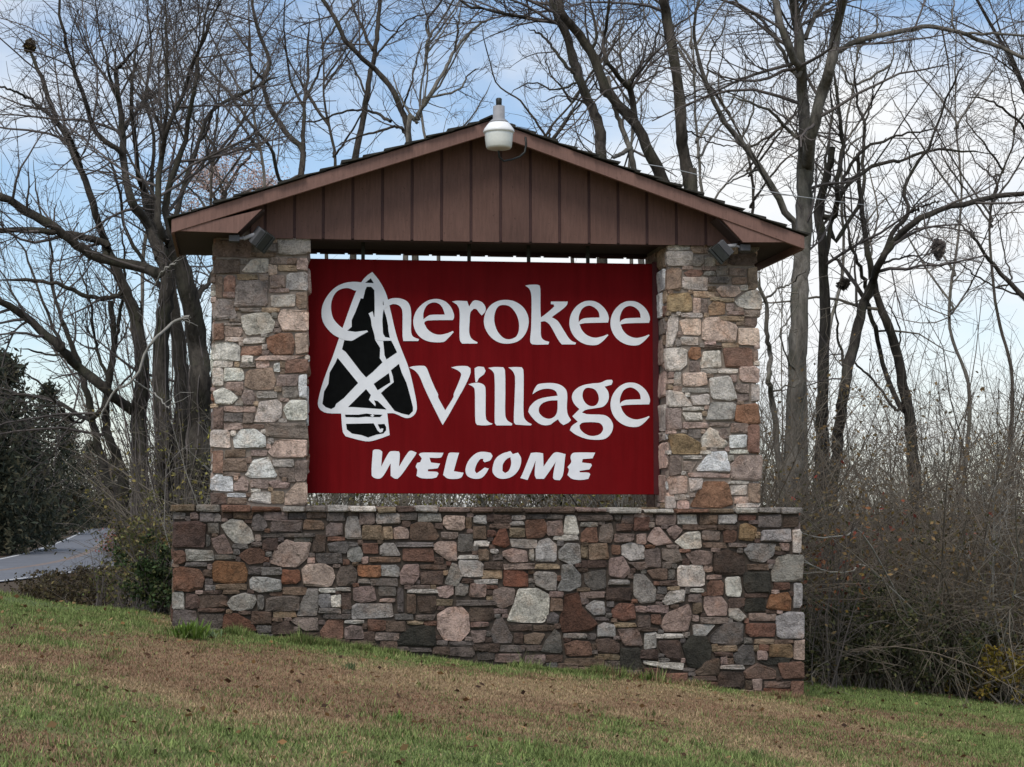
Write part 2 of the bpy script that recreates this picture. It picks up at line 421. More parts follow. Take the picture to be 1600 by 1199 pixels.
# ---------------------------------------------------------------- stones of the sign
# each entry was measured on the masonry: "x0 y0 x1 y1 c" is a roughly squared stone, "c: x,y x,y ..." an odd-shaped one
BASE_TILES = [
((260, 780, 5.45), """60 115 160 165 g;205 115 270 175 P;285 120 400 200 g;404 130 460 190 g;470 110 560 160 b;570 110 730 170 B
W: 465,225 555,170 650,185 720,260 750,350 700,380 580,370 520,310;g: 740,150 780,125 830,160 860,230 820,270 740,265 725,230
835 110 1030 175 p;1040 120 1190 170 D;1200 110 1350 160 b;50 190 330 410 v;355 205 450 285 g;340 310 370 400 g;890 185 1160 280 p;1168 180 1340 265 B;1355 200 1500 310 p
810 288 1260 325 D;P: 380,340 490,300 540,390 570,460 440,465 400,400;565 385 690 420 g;820 340 950 440 b
N: 870,540 930,420 1020,345 1100,370 1235,370 1200,500 1110,580 1000,575;1250 300 1350 460 b
60 440 160 545 R;170 430 400 525 G;165 540 350 575 g;410 475 590 512 D;R: 610,480 680,430 780,410 840,450 830,540 700,555
R: 60,590 130,575 280,600 325,670 300,760 200,785 60,775;O: 390,560 420,525 660,540 690,620 680,710 520,718 400,705;700 580 800 640 D;805 580 980 650 g
I: 710,690 740,660 870,670 975,690 980,780 790,795 715,760;985 600 1140 720 Q;N: 1150,600 1200,555 1340,550 1417,590 1435,660 1400,745 1170,735
420 725 690 775 B;330 735 410 775 g;990 750 1190 810 B
50 800 150 930 G;165 810 280 920 b;290 810 515 920 b;G: 515,890 560,830 660,800 750,815 770,860 730,930 640,950 560,945;775 820 830 940 g;845 830 1130 950 p
g: 1200,765 1290,765 1300,850 1280,990 1110,995 1140,900;1300 762 1440 797 W;1295 812 1400 920 I;1295 930 1480 975 g
50 945 250 1090 D;270 930 500 960 b;275 985 480 1095 p;Q: 490,980 600,975 720,1040 770,1120 640,1130 480,1110
720 960 890 1070 v;910 960 1100 1003 T;v: 900,1050 1040,1040 1080,1125 1160,1150 900,1150;p: 1060,1040 1100,1010 1290,1010 1290,1120 1180,1120"""),
((500, 780, 5.0), """55 110 190 175 g;310 110 425 195 p;440 110 620 195 G;600 110 750 165 D;770 115 945 180 G
G: 215,140 290,135 310,200 325,310 200,310 195,230;40 190 190 280 p;335 200 488 320 T;492 220 570 315 T;P: 575,230 620,215 680,230 695,270 685,310 580,310
B: 710,200 780,175 870,185 930,290 900,320 700,320;960 130 1125 240 N;910 195 1050 240 R;945 260 1075 310 p;1140 145 1180 230 B;1200 130 1299 190 I;1195 205 1299 310 B
0 200 45 410 b;g: 55,350 150,330 290,340 300,370 220,390 200,425 80,410;I: 215,410 260,370 310,375 335,430 320,485 250,490 215,460
335 350 450 425 R;G: 470,370 500,345 580,345 630,440 470,440;600 340 880 372 g;P: 890,360 920,335 1060,330 1070,480 1000,480 890,400;1080 270 1190 410 g;1200 330 1320 365 W
645 385 885 490 R;380 455 630 490 B;1080 440 1240 468 W;p: 130,600 160,530 250,515 290,570 280,650 210,680 130,680;300 510 468 610 O
475 510 625 605 I;P: 625,580 660,515 770,510 775,600 720,670 630,665;780 510 985 548 b;785 560 960 670 b
G: 1030,500 1070,510 1110,600 1070,680 975,660 1000,580;1080 480 1280 610 G;1235 390 1320 475 B;300 625 390 660 g;400 625 600 678 D
125 690 240 715 W;P: 260,690 420,680 440,790 330,810 260,790;460 690 595 760 g;470 780 580 803 P;605 690 650 880 D;675 705 915 735 W
P: 910,690 1040,670 1040,740 1000,770 930,765;1060 660 1160 760 g;1170 660 1299 770 P;90 750 165 840 W;170 730 245 850 b;680 750 745 890 b;b: 755,760 900,755 915,840 880,890 780,885;910 785 1035 833 T;1060 790 1380 832 D
0 865 230 910 G;245 820 570 928 I;580 900 725 945 g;750 905 890 950 p
N: 920,900 1000,850 1110,840 1160,900 1170,1030 1100,1110 970,1100 915,1010;1160 850 1360 950 b;1175 960 1320 1000 P
R: 0,1040 60,945 180,940 180,1090 20,1100;190 945 340 970 W;p: 195,1010 250,985 330,1000 345,1090 195,1090;370 945 505 1030 R;510 950 670 1030 b;345 1040 420 1100 b;430 1045 605 1105 p
K: 600,1110 650,1040 720,1000 800,985 890,1000 910,1150 610,1140;P: 1175,1030 1299,1025 1280,1120 1200,1125;1200 1132 1330 1190 b"""),
((740, 780, 4.28), """135 105 250 160 v;255 110 340 135 G;245 150 335 175 G;345 140 480 255 R;350 105 480 132 D;490 105 600 135 D;485 145 595 240 P
W: 615,110 680,110 705,235 600,230;690 105 920 145 p;720 155 830 182 G;720 190 825 285 R;p: 850,180 920,160 935,230 920,290 835,285;940 110 980 140 D;990 110 1065 163 p;950 168 1060 215 b;1070 125 1170 215 R
945 230 1070 285 P;535 240 695 275 W;Q: 170,205 215,195 240,300 210,325 120,300;240 195 340 255 T;250 270 415 325 G;I: 415,330 440,280 500,260 555,310 550,415 415,415
115 335 165 363 W;P: 195,350 260,330 350,345 360,420 250,425 195,380;372 335 400 410 G;I: 565,350 620,295 705,300 715,420 650,440 570,400;720 315 758 395 T;765 305 905 400 B;925 310 978 370 R;G: 990,310 1050,290 1140,310 1140,400 1050,412 990,370
40 335 170 465 P;200 430 400 470 P;415 432 575 468 T;720 410 885 458 v;P: 905,400 1000,385 1050,480 1000,530 905,510;p: 1030,425 1156,420 1156,465 1090,475
55 475 190 530 T;195 480 365 580 Q;G: 400,500 420,485 555,490 550,610 480,605 410,570;I: 590,440 660,440 715,510 715,580 640,615 555,610 585,540
D: 735,490 880,470 885,600 800,610 745,570;905 540 1040 570 G;0 540 165 568 G;0 582 120 645 R;p: 130,610 200,590 275,600 265,700 190,730 125,700
X: 300,600 420,595 505,640 500,760 470,825 330,825 220,815 260,720;510 620 600 655 P;515 665 595 745 B;710 620 875 663 P
q: 610,640 700,625 720,720 830,830 790,880 590,890 575,800 600,720;I: 745,720 800,680 870,685 880,770 800,775;890 585 1050 680 v;890 685 935 720 g;R: 920,740 980,695 1070,700 1080,800 1000,815 930,790
0 680 110 713 G;130 735 225 765 p;0 735 110 815 b;g: 490,780 530,755 570,780 560,830 490,830;0 825 105 860 T
D: 150,800 190,790 225,860 260,920 250,960 130,960 115,890;240 840 395 880 b;400 845 530 880 b;820 792 900 812 D;I: 825,850 870,825 940,840 945,915 830,920;940 826 1085 855 T;1092 775 1180 858 p;1085 718 1156 755 P
0 880 95 970 p;270 895 330 970 b;B: 335,910 400,895 480,900 440,970 340,965;g: 540,870 575,900 595,1030 450,1020 480,950;595 900 755 930 G
P: 960,870 1100,865 1130,985 1000,975;R: 605,970 680,945 780,955 790,1050 620,1050;b: 815,940 900,930 975,960 970,1030 830,1025;180 980 340 1018 D;350 982 450 1018 D;100 965 170 1020 b;800 1038 975 1072 T;985 1000 1120 1140 K
605 1062 865 1115 B;880 1082 980 1135 p;480 1042 590 1090 b;560 1100 700 1140 b"""),
((990, 780, 3.746), """125 95 245 150 P;260 95 365 145 G;385 95 490 150 B;500 95 605 145 I;615 95 710 125 R;730 95 860 160 D;880 100 965 160 v
P: 115,170 150,165 230,260 130,270 75,240;P: 190,180 240,150 285,180 240,235 215,220;X: 240,250 310,195 385,190 395,285 290,290;398 185 500 240 p;290 150 375 180 b;380 155 490 180 b;525 185 600 255 R;535 155 605 180 b
Y: 615,235 625,150 660,140 720,170 700,245;740 180 915 245 I;930 185 980 315 W;P: 850,258 910,260 905,305 870,300;20 205 70 265 P;405 255 540 285 B;p: 60,300 150,285 160,400 70,395
p: 165,290 260,295 285,360 230,375 170,350;P: 300,320 380,300 460,310 455,385 350,385;v: 470,320 550,295 645,330 650,440 465,440;I: 640,300 680,260 830,258 815,330 760,370 680,360;670 380 785 415 b;G: 805,430 840,340 900,325 995,330 985,480 810,485
B: 75,420 150,405 195,410 195,470 110,465;202 410 240 465 D;W: 255,390 400,385 415,440 412,510 260,510;430 447 510 470 P;430 478 525 560 R;X: 535,460 620,455 630,530 620,570 540,565;640 430 800 540 K;815 490 915 530 R;935 490 985 640 I
G: 0,440 60,440 130,520 125,600 40,610 0,560;150 480 245 505 b;140 515 190 555 g;G: 165,600 210,540 300,530 290,600 190,620;330 525 410 545 W;320 557 395 605 p;345 612 395 670 B;P: 415,570 510,565 550,620 540,680 430,685 410,630;650 552 780 575 b;650 582 765 655 K;O: 775,640 800,560 900,545 920,590 915,655
675 670 830 710 P;5 625 75 660 P;80 625 200 665 P;20 675 155 745 B;20 755 140 772 b;P: 155,740 190,670 320,615 340,680 310,775 180,775;395 692 545 730 p;345 680 380 715 P;G: 555,640 610,640 660,690 620,720 560,690
I: 345,735 475,735 420,800 350,800;g: 450,800 530,725 640,720 640,840 590,855 450,840;655 725 825 810 R;I: 830,690 900,660 995,665 995,815 840,815
60 780 130 870 G;130 790 285 812 W;b: 145,830 270,825 275,945 200,930 150,880;40 880 140 935 v;K: 285,860 330,800 420,800 455,870 440,950 370,990 310,970;495 857 605 890 T;510 920 545 965 P
g: 575,920 640,850 700,860 710,970 600,965;710 820 825 848 T;645 812 690 842 g;725 890 780 938 P;795 850 925 925 Y;935 825 995 935 N;K: 730,945 830,930 930,925 900,965 780,970;R: 840,960 995,950 995,1050 870,1048
W: 55,945 150,955 290,960 285,1000 180,990 60,965;b: 360,1010 420,950 500,930 500,1030 370,1030;510 972 640 995 W;b: 640,1010 720,960 830,1000 830,1050 660,1055;350 1037 480 1062 b;490 1010 650 1110 v;P: 690,1055 750,1050 745,1120 700,1120;760 1065 915 1105 b;920 1065 990 1190 R;760 1110 915 1170 Q"""),
]
PILLAR_L_TILES = [  # topmost left stones have dark codes, the eave shade put into their colour
((320, 365, 5.45), """612 45 888 188 G;80 60 385 205 v;80 215 300 335 b;G: 310,330 400,220 540,215 540,335;390 165 600 200 B;560 207 700 262 p;708 215 780 262 b;785 212 880 310 P;620 272 785 320 T;270 352 440 392 T;470 350 540 400 p;555 352 680 460 P;690 335 880 490 I;95 360 150 545 B;165 365 255 490 R;160 500 250 542 P;255 405 535 620 g;555 472 710 503 P;G: 560,530 770,520 765,620 570,628;782 510 870 640 b
g: 75,600 120,560 230,570 280,720 75,735;300 638 480 668 g;W: 310,700 430,680 540,675 600,760 570,840 360,870 320,800;N: 620,720 650,650 880,660 880,830 660,830;75 760 160 900 R;168 790 320 880 P;168 765 310 786 g;180 888 320 922 G;330 890 510 935 G
q: 525,890 640,850 740,850 765,930 750,1030 600,1035 535,980;775 855 875 1020 N;W: 65,935 220,925 300,960 300,1090 180,1085 65,1075;310 962 485 1035 R;320 1045 410 1098 W;P: 420,1085 480,1042 870,1035 700,1082;685 1075 880 1195 R;590 1108 640 1180 W"""),
((320, 575, 5.328), """70 0 150 152 W;165 0 322 110 W;B: 330,150 350,20 560,0 590,100 570,180 400,180;605 55 772 150 p;782 60 850 245 W;175 120 322 183 P
W: 70,200 150,165 220,200 280,250 220,305 90,300;p: 305,240 330,190 400,190 420,240 400,310 330,315;440 200 600 255 G;640 165 770 250 g;W: 455,285 600,265 640,300 640,400 580,450 415,450 430,380;X: 650,340 710,270 850,270 850,430 690,435
165 322 310 368 P;320 322 420 370 P;75 335 150 505 b;165 380 310 450 g;320 380 405 460 p;165 460 310 512 P;320 470 490 505 b;510 460 850 580 p
45 520 215 665 W;X: 235,590 300,515 420,510 500,570 510,650 470,665 250,665;525 585 570 630 G;N: 525,700 600,600 850,600 850,745 570,745;70 690 152 875 R;165 682 340 745 B;160 755 345 870 B;380 688 520 735 P;W: 350,870 400,770 530,745 610,915 380,915 340,890
570 765 740 825 G;620 835 740 910 p;755 765 850 940 p;160 875 300 900 P;50 890 230 1025 W;P: 240,970 315,900 365,950 355,1030 245,1020;380 935 525 1000 p;P: 530,950 600,935 710,960 690,1005 570,1000;185 1047 340 1073 W;I: 360,1110 400,1040 550,1030 550,1130;555 1030 655 1130 B;N: 670,1060 760,960 850,955 850,1140 665,1140;55 1045 175 1140 b;190 1085 350 1135 b"""),
]
PILLAR_R_TILES = [
((1020, 370, 5.45), """135 75 310 115 G;320 75 460 142 B;115 130 330 245 G;335 155 430 250 g;440 170 530 250 g;640 150 880 250 v;540 255 640 330 g;R: 265,310 320,282 410,285 428,310 400,338 300,345;115 265 245 450 B;260 350 465 455 G;470 340 640 400 g;650 270 790 335 p;670 350 800 402 B;810 265 885 440 B
N: 540,450 580,420 720,420 750,470 700,510 590,515;X: 695,550 800,470 880,450 925,520 925,625 800,610 720,590;345 470 525 513 T;Y: 130,490 300,480 330,530 330,640 135,640;345 530 405 650 P;412 530 462 650 p;U: 475,600 520,550 610,570 610,660 480,670;570 527 685 555 T;625 570 690 635 P;640 640 775 668 P
G: 120,940 130,720 160,660 215,680 210,800 170,930;240 655 420 688 G;N: 225,720 290,695 405,700 405,840 260,830;240 855 390 920 W;N: 420,740 450,690 570,690 720,760 700,900 420,885;560 680 770 720 T;785 690 885 770 b;730 790 900 920 N
115 945 295 1140 W;O: 300,990 330,940 400,945 405,1020 370,1050 310,1035;440 928 580 955 b;W: 430,980 570,970 580,1110 400,1120;R: 595,950 840,945 850,1120 620,1110;858 960 890 1060 p;415 1128 540 1165 G;555 1130 720 1160 G"""),
((1020, 580, 5.328), """175 10 235 120 G;N: 245,20 440,10 450,110 350,130 255,125;I: 465,60 640,40 700,230 640,245 490,230;650 30 695 90 P;715 -40 885 90 P;690 112 795 180 p;820 105 885 250 G;700 195 800 245 p;240 142 465 178 G
W: 125,160 240,180 330,290 125,295;W: 310,210 465,190 465,280 340,285;I: 480,260 690,265 670,410 440,410;O: 695,285 870,270 890,440 780,440 680,415;245 302 420 328 G;W: 240,345 400,350 410,410 280,415;120 320 235 490 p;300 430 450 475 P;480 430 635 460 p;645 440 785 515 P;790 455 880 680 R
X: 410,630 400,560 470,470 540,500 620,600 590,640;550 482 625 570 p;W: 635,535 785,530 770,635 640,640;Y: 130,530 250,520 400,600 390,690 160,690;290 492 395 560 g;390 666 480 690 W;640 660 795 685 W;X: 350,830 480,670 610,670 650,835;255 705 410 733 G;140 700 235 860 p;p: 255,750 370,750 310,850 265,830
p: 650,900 645,780 720,705 910,700 900,915;300 850 640 888 P;G: 620,710 670,700 670,745 630,750;P: 125,880 285,870 285,1020 140,1025;W: 300,890 415,895 400,980 310,1010;O: 310,1130 360,1030 430,920 620,920 670,1110 560,1140;645 952 780 1033 W;630 915 795 940 G;800 930 890 1100 B;675 1050 790 1100 P;115 1040 185 1140 W;190 1030 305 1070 G;205 1080 295 1140 P"""),
]
CAPS = [(267, 306, 'T'), (307, 344, 'g'), (346, 392, 'R'), (393, 440, 'q'), (442, 476, 'G'), (478, 510, 'g'), (512, 545, 'G'), (547, 588, 'W'), (590, 620, 'T'), (621, 648, 'b'), (650, 685, 'W'), (687, 735, 'P'), (737, 771, 'b'),
        (773, 818, 'v'), (820, 860, 'b'), (861, 899, 'b'), (901, 948, 'P'), (950, 1003, 'W'), (1005, 1053, 'W'), (1056, 1107, 'R'), (1109, 1147, 'T'), (1149, 1184, 'W'), (1186, 1219, 'g'), (1221, 1254, 'G')]
TONE = {  # base colours of the field stones, as displayed
    'W': (188, 184, 178), 'X': (206, 203, 196), 'G': (156, 152, 148), 'I': (146, 146, 146), 'g': (112, 108, 105), 'D': (95, 89, 86), 'K': (60, 58, 54),
    'B': (110, 92, 77), 'b': (96, 79, 70), 'v': (80, 65, 58), 'R': (116, 84, 70), 'O': (138, 94, 64), 'Q': (118, 76, 58), 'q': (98, 66, 52),
    'P': (145, 124, 117), 'N': (164, 143, 132), 'p': (112, 99, 94), 'T': (134, 116, 94), 'Y': (138, 114, 80), 'U': (132, 106, 80)}
K_BASE, K_PILLAR = 1.16, 1.66

def parse_tiles(tiles):
    out = []
    for (ox, oy, s), txt in tiles:
        for tok in txt.replace('\n', ';').split(';'):
            tok = tok.strip()
            if not tok: continue
            if ':' in tok:
                c, pts = tok.split(':')
                pl = [tuple(float(v) for v in p.split(',')) for p in pts.split()]
                pl = [(ox + x / s, oy + y / s) for x, y in pl]
                out.append((c.strip(), pl, True))
            else:
                a = tok.split()
                x0, y0, x1, y1 = (float(v) for v in a[:4])
                out.append((a[4], [(ox + x0 / s, oy + y0 / s), (ox + x1 / s, oy + y0 / s), (ox + x1 / s, oy + y1 / s), (ox + x0 / s, oy + y1 / s)], False))
    return out

def inside(poly, X, Y):
    r = np.zeros(X.shape, dtype=bool)
    n = len(poly)
    for i in range(n):
        x0, y0 = poly[i]; x1, y1 = poly[(i + 1) % n]
        if y0 == y1: continue
        c = ((y0 > Y) != (y1 > Y)) & (X < (x1 - x0) * (Y - y0) / (y1 - y0) + x0)
        r ^= c
    return r

def drop_doubles(stones):
    """stones noted twice, on two neighbouring photographs of the wall, are kept once"""
    X0 = min(p[0] for s in stones for p in s[1]); Y0 = min(p[1] for s in stones for p in s[1])
    W = int(max(p[0] for s in stones for p in s[1]) - X0) + 3; H = int(max(p[1] for s in stones for p in s[1]) - Y0) + 3
    yy, xx = np.mgrid[0:H, 0:W]
    own = np.zeros((H, W), dtype=bool)
    out = []
    for s in stones:
        m = inside([(x - X0, y - Y0) for x, y in s[1]], xx + 0.5, yy + 0.5)
        if (own & m).sum() > 0.38 * max(1, m.sum()): continue
        own |= m
        out.append(s)
    return out

def fill_small(stones, x0, y0, x1, y1, rng, sizes, gap=2, tones='gbBpPGTR', allowed=None):
    """lay small chinking stones in the spaces the measured stones leave free"""
    W, H = int(x1 - x0), int(y1 - y0)
    occ = np.zeros((H, W), dtype=bool)
    yy, xx = np.mgrid[0:H, 0:W]
    for c, poly, odd in stones:
        pl = [(px - x0, py - y0) for px, py in poly]
        ax0 = max(0, int(min(p[0] for p in pl)) - 1); ax1 = min(W, int(max(p[0] for p in pl)) + 2)
        ay0 = max(0, int(min(p[1] for p in pl)) - 1); ay1 = min(H, int(max(p[1] for p in pl)) + 2)
        if ax1 <= ax0 or ay1 <= ay0: continue
        sub = inside(pl, xx[ay0:ay1, ax0:ax1] + 0.5, yy[ay0:ay1, ax0:ax1] + 0.5)
        occ[ay0:ay1, ax0:ax1] |= sub
    if len(stones):
        o2 = occ.copy()
        o2[:, 1:] |= occ[:, :-1]; o2[:, :-1] |= occ[:, 1:]; o2[1:] |= occ[:-1]; o2[:-1] |= occ[1:]
        occ = o2
    if allowed is not None:
        occ |= ~allowed(xx + x0, yy + y0)
    out = []
    for w, h in sizes:
        for _ in range(40):
            I = np.zeros((H + 1, W + 1), dtype=np.int32)
            I[1:, 1:] = occ.cumsum(0).cumsum(1)
            if W < w or H < h: break
            S = I[h:, w:] - I[:-h, w:] - I[h:, :-w] + I[:-h, :-w]
            ok = np.argwhere(S == 0)
            if len(ok) == 0: break
            # several placements per pass, kept apart
            for j in rng.permutation(len(ok))[:6]:
                r, c = ok[j]
                if occ[r:r + h, c:c + w].any(): continue
                ww, hh = w, h
                # widen while free
                while c + ww < W and ww < w * 1.7 and not occ[r:r + hh, c + ww].any(): ww += 1
                while r + hh < H and hh < h * 1.4 and not occ[r + hh, c:c + ww].any(): hh += 1
                occ[max(0, r - gap):r + hh + gap, max(0, c - gap):c + ww + gap] = True
                out.append((tones[rng.integers(len(tones))], [(x0 + c, y0 + r), (x0 + c + ww, y0 + r), (x0 + c + ww, y0 + r + hh), (x0 + c, y0 + r + hh)], False))
    return out

def outline(pts, odd, rng):
    """squared stones get worn, slightly askew corners; odd ones keep their shape with softened corners"""
    pts = np.array(pts, dtype=float)
    if not odd:
        w = np.linalg.norm(pts[1] - pts[0]); h = np.linalg.norm(pts[3] - pts[0])
        j = np.array([w, h]) * np.array([0.06, 0.09])
        pts = pts + rng.uniform(-1, 1, pts.shape) * np.minimum(j, 0.014)
        fr = rng.uniform(0.03, 0.15, (4, 2)) * (1 + (rng.random((4, 1)) < 0.22) * 1.6)
        out = []
        for i in range(4):
            a, b = pts[i], pts[(i + 1) % 4]
            m = (a + b) / 2
            n = np.array([-(b - a)[1], (b - a)[0]]); n /= (np.linalg.norm(n) + 1e-9)
            lim = min(w, h)
            fa = min(fr[i, 0] * lim / (np.linalg.norm(b - a) + 1e-9), 0.33)
            fb = min(fr[(i + 1) % 4, 1] * lim / (np.linalg.norm(b - a) + 1e-9), 0.33)
            out += [a + (b - a) * fa, m + n * rng.uniform(-0.05, 0.02) * lim, a + (b - a) * (1 - fb)]
        return np.array(out)
    n = len(pts)
    out = []
    for i in range(n):
        a, b, c = pts[i - 1], pts[i], pts[(i + 1) % n]
        k = rng.uniform(0.05, 0.13)
        out += [b + (a - b) * k, b + (c - b) * k]
    return np.array(out)

def stone_geo(pts, odd, rng, proud, back=0.05, grow=0.0):
    """returns (verts (u,v,n), faces): a pillowed stone standing proud of its joint, back edge inside the mortar"""
    o = outline(pts, odd, rng)
    cc0 = o.mean(0)
    if grow:
        dd = o - cc0
        o = o + dd / (np.linalg.norm(dd, axis=1, keepdims=True) + 1e-9) * grow
    area = 0.5 * np.sum(o[:, 0] * np.roll(o[:, 1], -1) - o[:, 1] * np.roll(o[:, 0], -1))
    if area < 0: o = o[::-1]
    c = o.mean(0)
    n = len(o)
    size = math.sqrt(abs(area))
    d = o - c
    L = np.linalg.norm(d, axis=1, keepdims=True) + 1e-9
    e1 = o - d / L * np.minimum(0.005, L * 0.08) * rng.uniform(0.5, 1.5, L.shape)
    e2 = o - d / L * np.minimum(0.030, L * 0.34) * rng.uniform(0.35, 1.5, L.shape)
    tilt = rng.uniform(-0.09, 0.09, 2)
    v = []
    for p in o: v.append((p[0], p[1], -back))
    for p in e1: v.append((p[0], p[1], proud * rng.uniform(0.60, 0.90)))
    for p in e2: v.append((p[0], p[1], proud * rng.uniform(0.78, 1.22) + float((p - c) @ tilt)))
    v.append((c[0], c[1], proud * rng.uniform(0.9, 1.2)))
    f = []
    for a, b in ((0, n), (n, 2 * n)):
        for i in range(n):
            k = (i + 1) % n
            f.append((a + i, a + k, b + k, b + i))
    for i in range(n):
        f.append((2 * n + i, 2 * n + (i + 1) % n, 3 * n))
    return v, f, size

def set_col(mesh, col):
    a = mesh.color_attributes.new('Col', 'FLOAT_COLOR', 'POINT')
    c = np.ones((len(mesh.vertices), 4), dtype=np.float32)
    c[:, :3] = col
    a.data.foreach_set('color', c.ravel())

def tone(code, rng, k):
    r, g, b = TONE[code]
    j = rng.uniform(0.84, 1.15)
    q = rng.uniform(-1.3, 1.3, 3)
    mg = (r + g + b) / 3; r, g, b = (mg + (v - mg) * 0.80 for v in (r, g, b))
    f, mr = (0.20, (152, 142, 134)) if k > 1.4 else (0.05, (112, 100, 92))
    r, g, b = (v * (1 - f) + w * f for v, w in zip((r, g, b), mr))
    c = np.array(srgb(min(255, r * j + q[0]), min(255, g * j + q[1]), min(255, b * j + q[2])))
    return np.clip(c * k * np.array([1.05, 1.0, 0.945]), 0.005, 0.8)

def lay_front(stones, Y, parent, k, rng, max_parts, small_name, proud=(0.014, 0.033)):
    """stones on a face that looks towards -Y; the larger ones as single objects, the rest joined"""
    built = []
    for code, poly, odd in stones:
        pts = [P(px, py, Y) for px, py in poly]
        uv = [(p[0], p[2]) for p in pts]
        v, f, size = stone_geo(uv, odd, rng, rng.uniform(*proud), grow=0.0085)
        built.append((size, code, v, f))
    built.sort(key=lambda t: -t[0])
    rest = []
    for i, (size, code, v, f) in enumerate(built):
        V = [(a, Y - n, b) for a, b, n in v]
        col = tone(code, rng, k)
        if i < max_parts:
            m = mesh_pd('stone', V, f)
            set_col(m, col)
            add('stone', m, M['stone'], parent, False)
        else:
            rest.append((V, f, col))
    join_stones(rest, small_name, parent)

def join_stones(rest, name, parent):
    if not rest: return
    V, F, C, off = [], [], [], 0
    for v, f, c in rest:
        V += v; F += [tuple(i + off for i in q) for q in f]; C += [c] * len(v); off += len(v)
    m = mesh_pd(name, V, F)
    a = m.color_attributes.new('Col', 'FLOAT_COLOR', 'POINT')
    cc = np.ones((len(V), 4), dtype=np.float32); cc[:, :3] = np.array(C)
    a.data.foreach_set('color', cc.ravel())
    add(name, m, M['stone'], parent, False, kind='stuff')

def pack_face(w, h, rng, tones='WGgbBPpNTRD'):
    """rubble filling a w x h metre rectangle, measured in 1/150 m cells"""
    s = 150.0
    sizes = [(44, 30), (36, 24), (30, 30), (40, 14), (26, 20), (30, 9), (20, 14), (16, 22), (22, 7), (12, 10), (9, 7)]
    st = fill_small([], 0, 0, int(w * s), int(h * s), rng, sizes, 3, tones)
    return [(c, [(x / s, y / s) for x, y in pl], o) for c, pl, o in st]

def lay_side(parent, name, origin, U, N, w, h, rng, k, tones='WGgbBPpNTRD'):
    rest = []
    for c, pl, odd in pack_face(w, h, rng, tones):
        v, f, size = stone_geo(pl, odd, rng, rng.uniform(0.012, 0.03))
        flip = np.dot(np.cross(U, (0, 0, 1)), N) < 0
        V = [tuple(np.array(origin) + np.array(U) * a + np.array((0, 0, 1.0)) * b + np.array(N) * n) for a, b, n in v]
        if flip: f = [q[::-1] for q in f]
        rest.append((V, f, tone(c, rng, k)))
    join_stones(rest, name, parent)
# ---------------------------------------------------------------- ground height (used by everything that stands on it)
ROAD_Z = -1.2
def smooth01(t):
    t = np.clip(t, 0, 1)
    return t * t * (3 - 2 * t)

def vnoise(x, y, seed=0):
    x = np.asarray(x, dtype=float); y = np.asarray(y, dtype=float)
    xi = np.floor(x).astype(np.int64); yi = np.floor(y).astype(np.int64)
    fx = x - xi; fy = y - yi
    fx = fx * fx * (3 - 2 * fx); fy = fy * fy * (3 - 2 * fy)
    def h(a, b):
        n = (a * 374761393 + b * 668265263 + seed * 1442695041) & 0x7fffffff
        n = ((n ^ (n >> 13)) * 1274126177) & 0x7fffffff
        n = (n ^ (n >> 16)) & 0xffff
        return n / 65535.0
    return (h(xi, yi) * (1 - fx) + h(xi + 1, yi) * fx) * (1 - fy) + (h(xi, yi + 1) * (1 - fx) + h(xi + 1, yi + 1) * fx) * fy

def fbm(x, y, seed=0, o=3):
    s, a, t = 0.0, 1.0, 0.0
    for i in range(o):
        s = s + vnoise(np.asarray(x) * 2 ** i, np.asarray(y) * 2 ** i, seed + i) * a
        t += a; a *= 0.5
    return s / t

def ground_z(x, y):
    x = np.asarray(x, dtype=float); y = np.asarray(y, dtype=float)
    xl = np.clip(x, -3.0, 11.5)
    s = 0.10 - 0.113 * (xl + 0.69) - 0.07 * smooth01((-1.2 - xl) / 1.2) + 0.03 * np.maximum(0, -0.69 - xl) ** 2
    s = s + 0.05 * (fbm(x * 0.45, y * 0.45, 7) - 0.5) + 0.022 * (fbm(x * 2.1, y * 2.1, 9, 2) - 0.5)
    far = -1.25 + 0.0 * x
    b = smooth01((y - 1.2) / 12.0)
    hill = 2.2 * smooth01((y - 60) / 80.0) * smooth01((x - 4) / 30.0)
    return s * (1 - b) + (far + hill) * b

# ---------------------------------------------------------------- the entrance sign
YW, YP, YB = -0.10, 0.0, 0.41            # fronts of the low wall, of the pillars and of the painted board
rng_s = np.random.default_rng(21)
sign = thing('entrance_sign', 'gabled stone entrance sign with a dark red welcome board between two stone pillars', 'sign', loc=(2.6, 0.4, 0.0))

capz = P(760, 800, YW)[2]                # underside of the coping
xl, xr = P(268, 880, YW)[0], P(1254, 880, YW)[0]
WALL_D = 1.22
YW1 = YW + WALL_D
IN = 0.028
wall_mb = MB()
wall_mb.box(xl + IN, xr - IN, YW + IN, YW1 - IN, -1.35, capz - 0.002)
base_wall = wall_mb.build('base_wall', M['mortar_dark'], sign)

def grass_line(px):
    return float(np.interp(px, [268, 340, 500, 680, 860, 1000, 1110, 1254], [978, 982, 992, 1012, 1032, 1052, 1070, 1092])) + 5

st = drop_doubles(parse_tiles(BASE_TILES))
extra = fill_small(st, 268, 803, 1254, 1100, rng_s, [(24, 12), (27, 6), (15, 14), (13, 9), (16, 5), (9, 8), (8, 5), (6, 6)], 2, 'gbBpPTRbvD',
                   lambda X, Y: Y < np.interp(X, [268, 500, 860, 1110, 1254], [990, 1003, 1043, 1082, 1102]))
lay_front(st + extra, YW + IN - 0.004, base_wall, K_BASE, rng_s, 176, 'small_stones')
